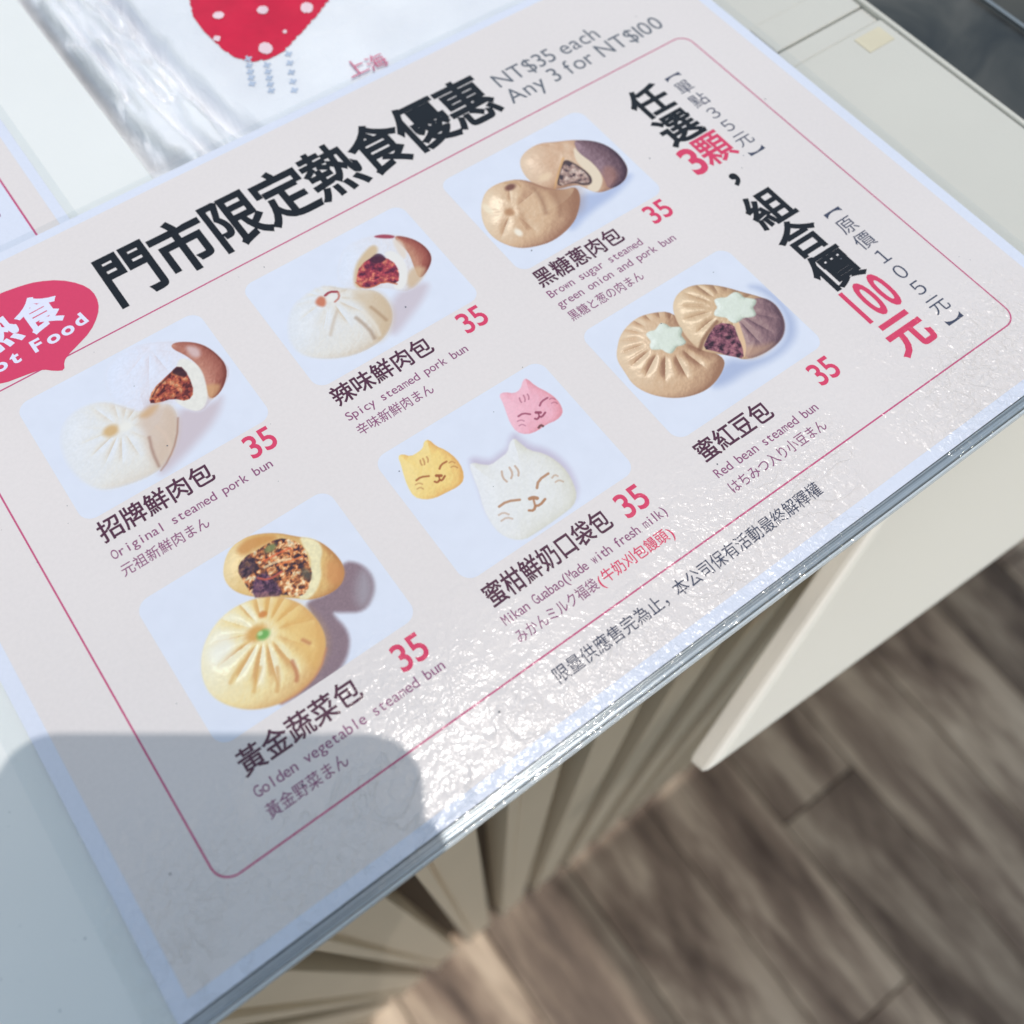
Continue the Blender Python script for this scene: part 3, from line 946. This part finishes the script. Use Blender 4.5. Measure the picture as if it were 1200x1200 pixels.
    p.blob(*(172.22, -39.94), 1.1, 1.7, (244,236,220), .85)
    p.blob(*(169.92, -26.09), 1.1, 2.6, (240,226,200), .7)
    p.blob(*(193.64, -25.9), 2.6, 1.6, (236,210,176), .6)
    p.blob(*(175.04, -31.45), 1.6, 1.6, (160,108,70), .6)
    return p
def pic_golden():
    p = Picture(COLX[0], ROWY[1])
    p.fill([(65.59,-104.12),(69.48,-107.57),(70.19,-112.81),(67.92,-117.17),(62.84,-120.12),(57.81,-116.61),(55.62,-114.87),(56.87,-122.31),(53.33,-127.54),(48.18,-130.06),(37.33,-129.31),(30.64,-128.13),(44.1,-126.39),(50.75,-120.71),(51.12,-111.59),(51.75,-108.38),(58.9,-110.61)], (132,108,116), soft=.9, opacity=.95, noise=.15, scale=2.5)
    p.fill([(68.75,-108.72),(69.73,-112.47),(66.9,-117.92),(62.25,-118.97),(63.45,-113.93)], (170,168,176), soft=2.2, opacity=.6)
    p.dome([(37.57,-89.84),(40.19,-85.66),(43.95,-82.98),(49.0,-82.74),(55.56,-86.32),(59.59,-90.82),(63.77,-95.04),(65.51,-100.98),(65.43,-106.31),(62.78,-109.69),(58.9,-110.61),(53.26,-109.11),(50.4,-106.29),(46.47,-103.06),(41.04,-99.1),(37.84,-94.55)],
           (222, 184, 118), (186, 130, 76), (236, 214, 168), spec=.4, tex=.3, seed=31)
    p.fill([(60.16,-91.0),(63.71,-95.15),(63.29,-98.59),(60.64,-101.29),(59.17,-104.8),(55.26,-107.97),(52.13,-108.29),(50.4,-106.29),(56.1,-103.32),(59.44,-98.88),(59.52,-94.3)], (232,220,178), soft=.5, noise=.12)
    p.fill([(63.46,-101.04),(64.99,-106.37),(62.72,-109.27),(59.4,-108.73),(59.63,-105.13)], (206,140,84), soft=1.4, opacity=.7)
    p.fill([(44.03,-84.59),(48.69,-83.3),(54.87,-86.37),(54.9,-88.59),(48.98,-87.41),(44.96,-87.59)], (196,130,66), soft=1.0, opacity=.7)
    p.chunks([(41.68,-89.96),(44.8,-87.86),(49.91,-88.09),(55.16,-88.15),(58.17,-90.97),(59.83,-94.91),(58.1,-100.22),(57.42,-102.77),(53.44,-106.64),(50.27,-105.96),(48.29,-103.27),(43.6,-101.34),(41.26,-99.26),(41.54,-94.24)], [(60,40,50),(120,70,50),(200,122,72),(224,176,126),(228,206,170)], seed=33, size=.75)
    p.chunks([(41.74,-89.85),(45.42,-87.92),(47.42,-90.15),(45.11,-93.06),(41.84,-93.7)], [(50,34,48),(84,58,66),(120,84,72)], seed=34, size=.6, soft=.4)
    p.chunks([(44.2,-94.67),(47.41,-94.73),(48.46,-98.52),(48.23,-103.59),(44.06,-101.67),(41.04,-99.1)], [(58,36,56),(92,60,84),(130,88,100)], seed=35, size=.6, soft=.4)
    p.blob(*(52.14, -89.71), 1.7, 1.1, (128,134,84), .9)
    p.blob(*(56.04, -101.77), 1.2, 1.9, (92,84,70), .8)
    p.line([(48.96,-92.03),(52.21,-92.09),(56.41,-92.81)], .6, (222,104,62), .8)
    p.line([(51.1,-95.12),(54.49,-96.06),(57.91,-97.0)], .6, (226,124,70), .8)
    p.line([(45.11,-95.33),(47.09,-97.53),(51.08,-97.4)], .6, (206,96,76), .8)
    p.line([(48.02,-93.65),(51.72,-94.05),(54.81,-95.52)], .7, (240,214,170), .7)
    p.dome([(20.77,-108.68),(23.82,-103.92),(28.17,-100.68),(33.57,-98.82),(40.29,-99.29),(46.26,-102.31),(50.39,-107.39),(51.86,-113.59),(51.43,-119.06),(49.24,-123.16),(44.97,-127.03),(38.9,-128.77),(32.91,-128.44),(26.93,-126.09),(22.91,-122.48),(20.09,-117.74),(19.6,-113.32)],
           (236, 214, 158), (212, 164, 104), (238, 232, 208), pole=(39.02, -109.3), pleats=14, amp=1.9, r0=3.2, r1=16, spec=.6, soft=.35, seed=36, tex=.25)
    p.fill([(39.54,-99.49),(46.63,-102.8),(50.24,-107.65),(51.7,-113.84),(51.43,-119.06),(49.16,-123.09),(43.81,-126.87),(42.62,-120.44),(42.88,-109.23)], (226,178,96), soft=2.5, opacity=.5)
    p.fill([(24.52,-105.13),(28.94,-102.68),(32.22,-105.78),(29.97,-109.81),(25.41,-111.37),(23.49,-109.28)], (236,234,226), soft=2.2, opacity=.7)
    for a, b in (([(40.72,-120.45),(40.09,-124.16),(39.02,-125.44)], (176,96,62)), ([(45.86,-117.14),(46.74,-118.86)], (184,112,74)), ([(33.29,-117.12),(30.47,-119.89),(28.94,-121.49)], (214,164,92)), ([(30.84,-113.24),(27.21,-114.76),(25.25,-116.08)], (214,170,104)), ([(36.79,-119.67),(35.04,-123.22),(33.7,-124.97)], (206,150,88))):
        p.line(a, 1.0, b, .65, soft=.5)
    p.line([(49.54,-122.67),(45.03,-126.93),(38.96,-128.67),(32.96,-128.35)], .6, (190,124,92), .6, soft=.4)
    p.blob(*(36.95, -108.51), 3.0, 2.0, (206,146,70), .8)
    p.blob(*(41.01, -104.96), 1.1, .9, (200,116,50), .8)
    p.blob(*(38.37, -109.9), 1.7, 1.3, (106,168,84), .95)
    p.blob(*(37.84, -109.16), .7, .6, (186,214,150), .9)
    return p
def pic_cats():
    p = Picture(COLX[1], ROWY[1])
    wc = [(110.25,-100.21),(111.8,-100.31),(113.36,-102.29),(115.23,-103.81),(118.4,-103.56),(121.58,-103.3),(123.84,-101.04),(125.89,-100.52),(126.3,-103.26),(126.92,-106.3),(129.74,-109.63),(131.21,-113.69),(131.56,-118.19),(130.52,-122.46),(129.18,-125.63),(126.42,-127.72),(122.42,-128.06),(117.11,-128.23),(112.72,-128.22),(109.22,-128.05),(106.4,-126.0),(104.71,-122.4),(104.71,-118.42),(105.7,-113.51),(107.83,-108.49),(108.96,-104.33)]
    sh = [(a + 1.1, b + 1.1) for a, b in wc]
    p.fill(sh, (186,172,192), soft=1.9, opacity=.8, sm=1)
    p.dome(wc, (224,222,218), (210,206,192), (228,228,232), spec=.05, tex=.25, seed=41, soft=.35, sm=1, R=9, gain=.8)
    yc = [(95.54,-86.15),(96.98,-86.16),(98.48,-88.27),(100.96,-88.36),(102.82,-87.99),(104.37,-86.34),(105.77,-86.66),(106.23,-89.77),(107.73,-92.41),(108.6,-96.46),(108.1,-100.34),(106.39,-103.3),(104.02,-104.08),(99.99,-103.64),(96.65,-103.27),(93.96,-101.97),(92.05,-99.52),(92.46,-95.7),(93.73,-91.62),(94.76,-88.98)]
    p.dome(yc, (238,206,128), (222,168,96), (240,216,150), spec=.05, tex=.35, seed=42, soft=.25, sm=1, R=6, gain=.9)
    pc = [(130.9,-86.12),(132.8,-86.39),(134.77,-88.46),(137.18,-88.37),(139.8,-86.11),(140.99,-86.41),(141.42,-90.05),(143.13,-94.04),(143.81,-97.27),(143.28,-100.51),(142.1,-102.35),(139.37,-103.06),(136.0,-102.39),(132.71,-102.66),(129.46,-101.88),(127.52,-99.34),(127.93,-95.67),(128.89,-92.8),(130.07,-89.6)]
    p.dome(pc, (234,174,188), (224,148,158), (240,190,202), spec=.05, tex=.35, seed=43, soft=.25, sm=1, R=6, gain=.9)
    def face(eyeL, eyeR, nose, nl, mouth, fore, wh, ink, w):
        for e in (eyeL, eyeR): p.line(e, w, ink, .75)
        p.line(nose, w * 1.5, ink, .85); p.line(nl, w * .8, ink, .8); p.line(mouth, w, ink, .85)
        for f in fore: p.line(f, w * .8, ink, .45)
        for f in wh: p.line(f, w * .7, ink, .4)
    face([(95.53,-95.6),(97.1,-95.4),(99.09,-96.51)], [(102.83,-96.35),(103.99,-95.5),(105.76,-95.59)], [(100.91,-97.66),(101.98,-98.43)], [(101.37,-98.16),(100.95,-99.19)], [(99.46,-98.94),(99.9,-99.68),(100.91,-99.25),(101.25,-99.91),(102.73,-99.14)],
         [[(99.98,-90.9),(99.54,-91.77),(99.53,-92.44)], [(100.88,-90.87),(100.69,-92.01),(100.19,-92.75)], [(102.07,-91.05),(101.99,-92.02),(101.43,-92.63)]], [[(94.59,-96.58),(95.71,-96.72),(96.21,-97.58)], [(94.23,-97.97),(95.2,-98.01),(95.57,-98.95)], [(106.11,-96.36),(107.06,-96.37),(107.43,-97.31)], [(105.81,-97.84),(106.68,-97.96),(107.15,-98.98)]], (150,76,40), .6)
    face([(131.13,-95.49),(132.88,-95.42),(134.32,-96.91)], [(138.34,-96.22),(139.63,-95.34),(141.8,-95.37)], [(136.08,-97.46),(137.09,-98.19)], [(136.49,-97.94),(136.05,-99.05)], [(134.57,-98.96),(135.04,-99.57),(136.05,-99.05),(136.48,-99.71),(138.24,-99.02)],
         [[(135.12,-90.63),(134.75,-91.45),(134.7,-92.14)], [(136.61,-90.61),(136.31,-91.85),(135.68,-92.49)], [(137.79,-90.91),(137.66,-91.92),(137.03,-92.56)]], [[(129.95,-96.68),(131.05,-96.86),(131.49,-97.71)], [(129.45,-98.18),(130.49,-98.23),(130.85,-99.19)], [(142.0,-96.14),(142.92,-96.17),(143.31,-97.09)], [(141.7,-97.56),(142.68,-97.72),(142.93,-98.63)]], (140,60,84), .6)
    face([(109.48,-115.84),(112.12,-115.72),(115.32,-117.47)], [(121.42,-117.35),(123.17,-115.63),(126.76,-115.55)], [(117.82,-118.87),(118.83,-119.11),(119.49,-119.91)], [(118.48,-119.68),(117.7,-121.4)], [(115.46,-121.64),(116.52,-122.49),(117.8,-121.47),(118.76,-122.16),(121.15,-121.45)],
         [[(116.56,-107.31),(115.55,-109.1),(115.8,-110.79)], [(119.04,-107.59),(118.68,-109.7),(117.41,-110.62)], [(120.59,-108.12),(120.53,-110.03),(119.54,-111.16)]], [[(107.84,-117.89),(109.39,-117.96),(110.19,-119.35)], [(107.38,-119.72),(109.22,-119.69),(110.23,-120.99)], [(126.81,-117.27),(128.01,-116.88),(128.45,-117.78)], [(126.76,-118.9),(127.95,-118.93),(128.59,-120.06)]], (168,112,74), .75)
    p.line([(133.6,-101.98),(134.66,-101.6),(134.9,-102.3)], .7, (90,50,50), .8)
    return p
def flower(p, poly, seed):
    d = p.dome(poly, (212,218,204), (168,176,160), (226,230,222), spec=.2, tex=.2, seed=seed, sm=1, R=2.2, soft=.25)
def pic_redbean():
    p = Picture(COLX[2], ROWY[1])
    p.fill([(193.6,-115.54),(198.18,-119.99),(204.56,-122.5),(212.54,-121.51),(218.6,-116.05),(220.43,-109.34),(219.52,-102.56),(217.4,-98.97),(221.76,-102.1),(222.62,-109.9),(220.74,-117.59),(215.73,-122.83),(206.12,-124.57),(195.68,-122.72),(186.96,-122.94),(182.35,-120.54)], (160,172,204), soft=2.2, opacity=.8)
    p.dome([(169.01,-93.98),(174.04,-89.85),(181.3,-88.18),(186.86,-89.69),(191.93,-92.85),(191.98,-101.8),(191.49,-110.19),(193.6,-115.54),(189.99,-118.61),(183.88,-120.72),(178.32,-120.38),(172.25,-117.82),(167.37,-112.93),(164.92,-107.03),(165.96,-101.27),(166.68,-97.06)],
           (206, 170, 136), (154, 112, 86), (226, 202, 172), pole=(184.09, -99.05), pleats=17, amp=1.9, r0=6.5, r1=17, spec=.9, seed=51, tex=.25, pole_dip=0)
    p.dome([(193.0,-91.6),(197.29,-88.61),(202.73,-88.41),(207.52,-91.03),(211.68,-95.37),(214.62,-100.05),(217.82,-104.4),(219.89,-108.95),(218.66,-114.09),(215.84,-118.02),(211.48,-120.75),(204.05,-121.17),(197.77,-119.5),(196.2,-116.47),(192.55,-112.87),(189.66,-109.36),(188.84,-104.42),(190.47,-96.77)],
           (204, 170, 134), (156, 118, 90), (228, 204, 172), pole=(206.94, -101.64), pleats=15, amp=1.7, r0=5.0, r1=16, spec=.8, seed=52, tex=.3, pole_dip=0)
    p.dome([(204.99,-106.74),(213.45,-103.29),(218.24,-104.91),(219.89,-108.95),(218.66,-114.09),(215.95,-118.1),(211.48,-120.75),(204.05,-121.17),(197.87,-119.39),(202.0,-112.94)],
           (140,108,112), (92,66,76), (176,146,140), pole=(206.94, -101.64), pleats=15, amp=1.5, r0=5.0, r1=18, spec=.3, seed=53, tex=.4, soft=.6)
    p.fill([(201.46,-115.45),(206.19,-118.87),(210.43,-119.99),(204.05,-121.17),(197.98,-119.46)], (206,166,130), soft=1.6, opacity=.6)
    p.fill([(204.99,-106.74),(206.33,-107.41),(204.14,-111.55),(201.98,-115.83),(198.39,-119.0),(198.82,-117.4),(202.55,-111.38)], (222,186,148), soft=.3)
    p.line([(189.4,-108.68),(193.57,-105.89),(200.57,-103.85)], 1.2, (134,94,70), .8, soft=.4)
    p.chunks([(190.29,-108.84),(195.05,-106.17),(200.46,-104.17),(204.18,-107.64),(202.28,-111.19),(200.51,-115.73),(198.03,-118.93),(196.1,-116.58),(194.38,-114.67),(193.17,-112.17)], [(50,26,40),(104,58,74),(136,82,96),(160,104,112)], seed=54, size=.8)
    flower(p, [(188.25,-102.64),(187.95,-104.36),(186.24,-104.48),(184.62,-103.69),(183.28,-104.27),(181.53,-104.83),(180.43,-103.55),(180.24,-101.89),(178.99,-101.18),(177.42,-100.05),(178.06,-98.58),(179.49,-97.68),(179.52,-96.34),(179.79,-94.59),(181.51,-94.46),(183.14,-95.24),(184.5,-94.64),(186.28,-94.05),(187.4,-95.35),(187.57,-97.05),(188.84,-97.77),(190.43,-98.92),(189.76,-100.4),(188.29,-101.3)], 55)
    flower(p, [(213.17,-106.33),(212.87,-107.72),(212.02,-109.32),(210.03,-108.78),(208.37,-107.59),(206.75,-107.81),(204.61,-107.75),(203.82,-106.09),(204.0,-104.43),(202.66,-103.27),(201.34,-101.62),(202.58,-100.41),(204.36,-99.99),(204.65,-98.58),(205.48,-96.95),(207.49,-97.48),(209.16,-98.68),(210.8,-98.44),(213.0,-98.48),(213.79,-100.17),(213.59,-101.87),(214.93,-103.04),(216.27,-104.71),(214.98,-105.92)], 56)
    return p
for fn, lab in ((pic_original, 'printed picture of white pork buns, one torn open'), (pic_spicy, 'printed picture of white buns with a red pork filling'),
                (pic_brown, 'printed picture of glazed brown sugar buns, one torn open'), (pic_golden, 'printed picture of golden buns with a vegetable filling'),
                (pic_cats, 'printed picture of yellow, pink and white cat shaped buns'), (pic_redbean, 'printed picture of brown red bean buns with flower tops')):
    fn().build('food_picture', 0.05, menu, lab)

# second menu, its corner pushed under the first
menu2 = laminated('laminated_menu', (0, 0, -0.5),
                  'second laminated menu at the far left, its lower edge tucked under the large menu',
                  -300, 61.3, 30, 290, -296, 58.4, 33, 286, -292, 54.9, 35, 282)
ink = Ink()
ink.poly([(-284, 38), (46.8, 38), (46.8, 274), (-284, 274)])
ink.build('white_panel', 0.06, M_PAPER, menu2)
ink = Ink()
ink.stroke([(47.0, 36), (47.0, 274), (-284, 274), (-284, 36)], 0.7)
ink.build('border_line', 0.085, M_LINE, menu2)
ink = Ink()
ink.char('o', 41.49 - 1.6, 64.64, 5.0, 5.0, 0.01, centre=True)
ink.build('menu_lettering', 0.085, M_MAUVE, menu2)

# ------------------------------------------------------------------ plastic bag behind the menu
def bag_h(x, y):
    """height of the folded bag above the deck"""
    X, Y = np.asarray(x, float), np.asarray(y, float)
    cx = 127 + (Y - 51) * -0.10 + 2.0 * np.sin(Y * 0.05)      # the main crease
    s = (X - cx)
    grow = smooth01((Y - 50) / 50)
    base = 7.0 + 6.0 * grow
    right = base + grow * (2.2 * fbm(X * 0.6 + Y * 0.5, Y * 0.7, 0.05, 77, 3) - 1.0) + 0.3 * fbm(X, Y, 0.22, 79, 2)
    w = fbm(X + 0.12 * Y + 30, Y * 0.20, 0.16, 71, 3)
    w2 = fbm(X + Y * 0.2, Y * 0.10, 0.38, 75, 2)
    left = base - 7.0 + 12.0 * np.abs(w - 0.45) ** 0.7 * 1.7 + 3.4 * w2
    k = smooth01((s + 3) / 6)
    h = left * (1 - k) + right * k
    h = h - 8.0 * np.exp(-((s + 3.0) / 2.6) ** 2) - 3.5 * np.exp(-((s + 15 + 0.05 * Y) / 1.8) ** 2)
    h = np.minimum(h, 7.8 + 0.22 * np.clip(Y - 50, 0, None))
    edge = smooth01((X - 89.5 - 7 * smooth01((62 - Y) / 8)) / 7) * smooth01((314 - X) / 8)
    return 0.3 + np.clip(h, 0, None) * edge
m_bag, n_, b_ = principled('white_plastic_film')
tc_ = n_.new('ShaderNodeTexCoord')
n_.link(n_.ramp(n_.noise(tc_.outputs['Object'], 22.0, 3.0, 0.5).outputs[0], [(0.3, lin(222, 224, 230)), (0.7, lin(238, 240, 244))]), b_.inputs['Base Color'])
b_.inputs['Roughness'].default_value = 0.28
b_.inputs['Subsurface Weight'].default_value = 0.15
b_.inputs['Subsurface Radius'].default_value = (0.004, 0.004, 0.004)
b_.inputs['Subsurface Scale'].default_value = 1.0
bp_ = n_.new('ShaderNodeBump')
bp_.inputs['Distance'].default_value = 0.0006
n_.link(n_.noise(tc_.outputs['Object'], 160.0, 4.0, 0.6, 0.6).outputs[0], bp_.inputs['Height'])
n_.link(bp_.outputs[0], b_.inputs['Normal'])
def flat_mat(name, c, rough=0.4):
    m, n, b = principled(name)
    tc = n.new('ShaderNodeTexCoord')
    n.link(n.ramp(n.noise(tc.outputs['Object'], 120.0, 3.0, 0.5).outputs[0], [(0.3, tuple(k * 0.85 for k in c)), (0.7, c)]), b.inputs['Base Color'])
    b.inputs['Roughness'].default_value = rough
    return m
m_bred = flat_mat('bag_print_red', lin(214, 18, 62), 0.3)
m_bpale = flat_mat('bag_print_pale', lin(244, 214, 222), 0.3)
m_bblue = flat_mat('bag_print_blue', lin(184, 198, 220), 0.35)
m_bpink = flat_mat('bag_print_pink', lin(214, 110, 140), 0.35)
ZB = -9.0
gx = np.arange(89.0, 314.1, 1.0)
gy = np.arange(42.0, 200.1, 1.0)
GX, GY = np.meshgrid(gx, gy)
GZ = bag_h(GX, GY) + ZB
keep = (GX < 316)
idx = np.arange(GX.size).reshape(GX.shape)
fs = []
for j in range(len(gy) - 1):
    for i in range(len(gx) - 1):
        if keep[j, i + 1]: fs.append((idx[j, i], idx[j, i + 1], idx[j + 1, i + 1], idx[j + 1, i]))
bag = mesh_obj('plastic_bag', np.stack([GX.ravel(), GY.ravel(), GZ.ravel()], 1), fs, m_bag, None, smooth=True)
tag(bag, 'crumpled white plastic bag with a big red strawberry print, lying behind the large menu', 'bag')
def on_bag(name, polys, mat, lift=0.25, res=1.2):
    """print on the bag: a fine grid clipped to the outline, following the folds"""
    V, F = [], []
    for poly in polys:
        p = np.array(poly, float)
        x0, y0 = p.min(0) - res; x1, y1 = p.max(0) + res
        X, Y = np.meshgrid(np.arange(x0, x1 + res, res), np.arange(y0, y1 + res, res))
        d = sdf(X, Y, p, 0)
        # pull outside vertices near the border on to it
        gyy, gxx = np.gradient(d, res)
        pull = np.where(d < 0, -d, 0)
        X2, Y2 = X + gxx * pull, Y + gyy * pull
        Z = bag_h(X2, Y2) + ZB + lift
        b = len(V)
        V += list(zip(X2.ravel(), Y2.ravel(), Z.ravel()))
        nx = X.shape[1]
        ins = d > -res * 0.75
        for j in range(X.shape[0] - 1):
            for i in range(nx - 1):
                if ins[j, i] and ins[j, i + 1] and ins[j + 1, i] and ins[j + 1, i + 1]:
                    a = b + j * nx + i
                    F.append((a, a + 1, a + nx + 1, a + nx))
    return mesh_obj(name, V, F, mat, bag, smooth=True)
straw = [(140.34,120.24),(137.47,114.2),(134.53,106.09),(133.89,96.55),(134.95,86.53),(137.18,80.65),(140.71,76.53),(146.5,74.56),(153.66,74.85),(163.47,78.85),(172.27,82.68),(179.24,85.72),(181.7,90.92)]
sc_ = np.array(straw)
top_l, top_r = sc_[0], sc_[-1]
up = np.array([-(top_r - top_l)[1], (top_r - top_l)[0]]); up = up / np.linalg.norm(up)
if up[1] < 0: up = -up
ex = [tuple(top_r + up * 14 + (top_r - top_l) * 0.03), tuple(top_r + up * 30 - (top_r - top_l) * 0.12), tuple((top_l + top_r) / 2 + up * 38), tuple(top_l + up * 30 + (top_r - top_l) * 0.12), tuple(top_l + up * 14 - (top_r - top_l) * 0.03)]
on_bag('strawberry_print', [list(straw) + ex], m_bred, 0.25)
def disc(c, r, n=10, e=1.0): return [(c[0] + r * math.cos(2 * math.pi * i / n), c[1] + r * e * math.sin(2 * math.pi * i / n)) for i in range(n)]
dots = [(142.08,100.73),(156.54,94.41),(148.82,113.64),(135.89,90.74),(148.21,78.73),(170.42,86.83),(157.99,81.63),(154.37,105.66),(171.29,102.98)]
on_bag('seed_print', [disc(c, r) for c, r in zip(dots, (2.1, 2.1, 1.8, 1.4, 2.6, 2.4, 0.9, 0.6, 1.8))], m_bpale, 0.5, 0.7)
cols_ = [(141.27,79.35),(135.85,67.36),(145.57,74.15),(139.9,61.36),(154.85,75.09),(146.42,56.72)]
blues = []
for a, b in ((0, 1), (2, 3), (4, 5)):
    A, B = np.array(cols_[a]), np.array(cols_[b])
    for k in range(5):
        c = A + (B - A) * (k + .5) / 5
        blues.append([(c[0] - 1.4, c[1] - .5), (c[0] + 1.4, c[1] - .5), (c[0] + 1.4, c[1] + .3), (c[0] - 1.4, c[1] + .3)])
        blues.append([(c[0] - .4, c[1] - 1.3), (c[0] + .4, c[1] - 1.3), (c[0] + .4, c[1] + 1.2), (c[0] - .4, c[1] + 1.2)])
on_bag('small_blue_print', blues, m_bblue, 0.3, 0.5)
# red characters near the menu edge
sp = [(170.71,55.19),(178.29,53.55),(185.19,51.89)]
V, F = [], []
for ch, c, s in zip('上海', sp, (8.5, 8)):
    v, f = glyph(ch, 0.0)
    r_ = math.radians(4)
    v = (v - np.array([.5, .38, 0]))[:, :2] * s
    b0 = len(V)
    for x, y in v:
        X, Y = c[0] + x, c[1] + y
        V.append((X, Y, float(bag_h(X, Y)) + ZB + 1.0))
    F += [tuple(i + b0 for i in fa) for fa in f]
mesh_obj('red_lettering', V, F, m_bpink, bag)

# ------------------------------------------------------------------ outside the picture, casting shade into it
def rounded_slab(name, w, h, r, z0, z1, mat, parent, cx=0, cy=0):
    p = rounded(cx - w / 2, cx + w / 2, cy - h / 2, cy + h / 2, r, 6)
    n = len(p)
    v = [(a, b, z0) for a, b in p] + [(a, b, z1) for a, b in p]
    f = [tuple(range(n - 1, -1, -1)), tuple(range(n, 2 * n))] + [(i, (i + 1) % n, n + (i + 1) % n, n + i) for i in range(n)]
    return mesh_obj(name, v, f, mat, parent)
m_ph = flat_mat('phone_body', (0.03, 0.035, 0.045), 0.3)
m_phg = flat_mat('phone_glass', (0.01, 0.01, 0.012), 0.08)
phone = bpy.data.objects.new('smartphone', None)
col.objects.link(phone)
phone.matrix_world = cam.matrix_world.copy()
tag(phone, 'dark smartphone held above the menu, its lens taking the picture', 'phone')
PHX, PHY = 16.0, 44.3       # top right corner of the phone seen from behind the lens
rounded_slab('phone_body', 104, 175, 14, 4.0, 12.5, m_ph, phone, PHX - 52, PHY - 87.5)
rounded_slab('phone_screen', 98, 168, 11, 12.6, 12.9, m_phg, phone, PHX - 52, PHY - 87.5)
rounded_slab('camera_bump', 36, 38, 9, 2.6, 3.95, m_phg, phone, 3, 4)
for lx, ly in ((-8, 12), (12, 8)):
    rounded_slab('lens_ring', 13, 13, 6.4, 1.4, 2.55, m_ph, phone, lx, ly)

# unseen sunshade, added to put the floor at right in shade
m_par = flat_mat('added_parasol_cloth', lin(206, 196, 180), 0.8)
m_pole = flat_mat('added_parasol_pole', (0.25, 0.24, 0.22), 0.4)
px_, py_, RP, ZP = 1057.0, -1208.0, 750.0, 1300.0
added_parasol = empty('added_parasol', (px_, py_, ZF))
tag(added_parasol, 'beige sunshade added out of view to shade the floor at right', 'added_parasol')
v, f = [(0, 0, ZP - ZF + 420)], []
NS = 48
for ring, (rr, zz) in enumerate(((0.35, 290), (0.7, 130), (1.0, 0))):
    for i in range(NS):
        a = 2 * math.pi * i / NS
        sag = 1.0 / max(abs(math.cos(a)), abs(math.sin(a)))
        v.append((RP * rr * sag * math.cos(a), RP * rr * sag * math.sin(a), ZP - ZF + zz))
f += [(0, 1 + i, 1 + (i + 1) % NS) for i in range(NS)]
for rg in range(2):
    b0 = 1 + rg * NS
    f += [(b0 + i, b0 + NS + i, b0 + NS + (i + 1) % NS, b0 + (i + 1) % NS) for i in range(NS)]
can = mesh_obj('shade_canopy', v, f, m_par, added_parasol, smooth=True)
so = can.modifiers.new('thick', 'SOLIDIFY'); so.thickness = 2 * S
rounded_slab('pole', 44, 44, 21.9, 30, ZP - ZF + 415, m_pole, added_parasol)
rounded_slab('added_parasol_base', 480, 480, 60, 1, 60, m_pole, added_parasol)
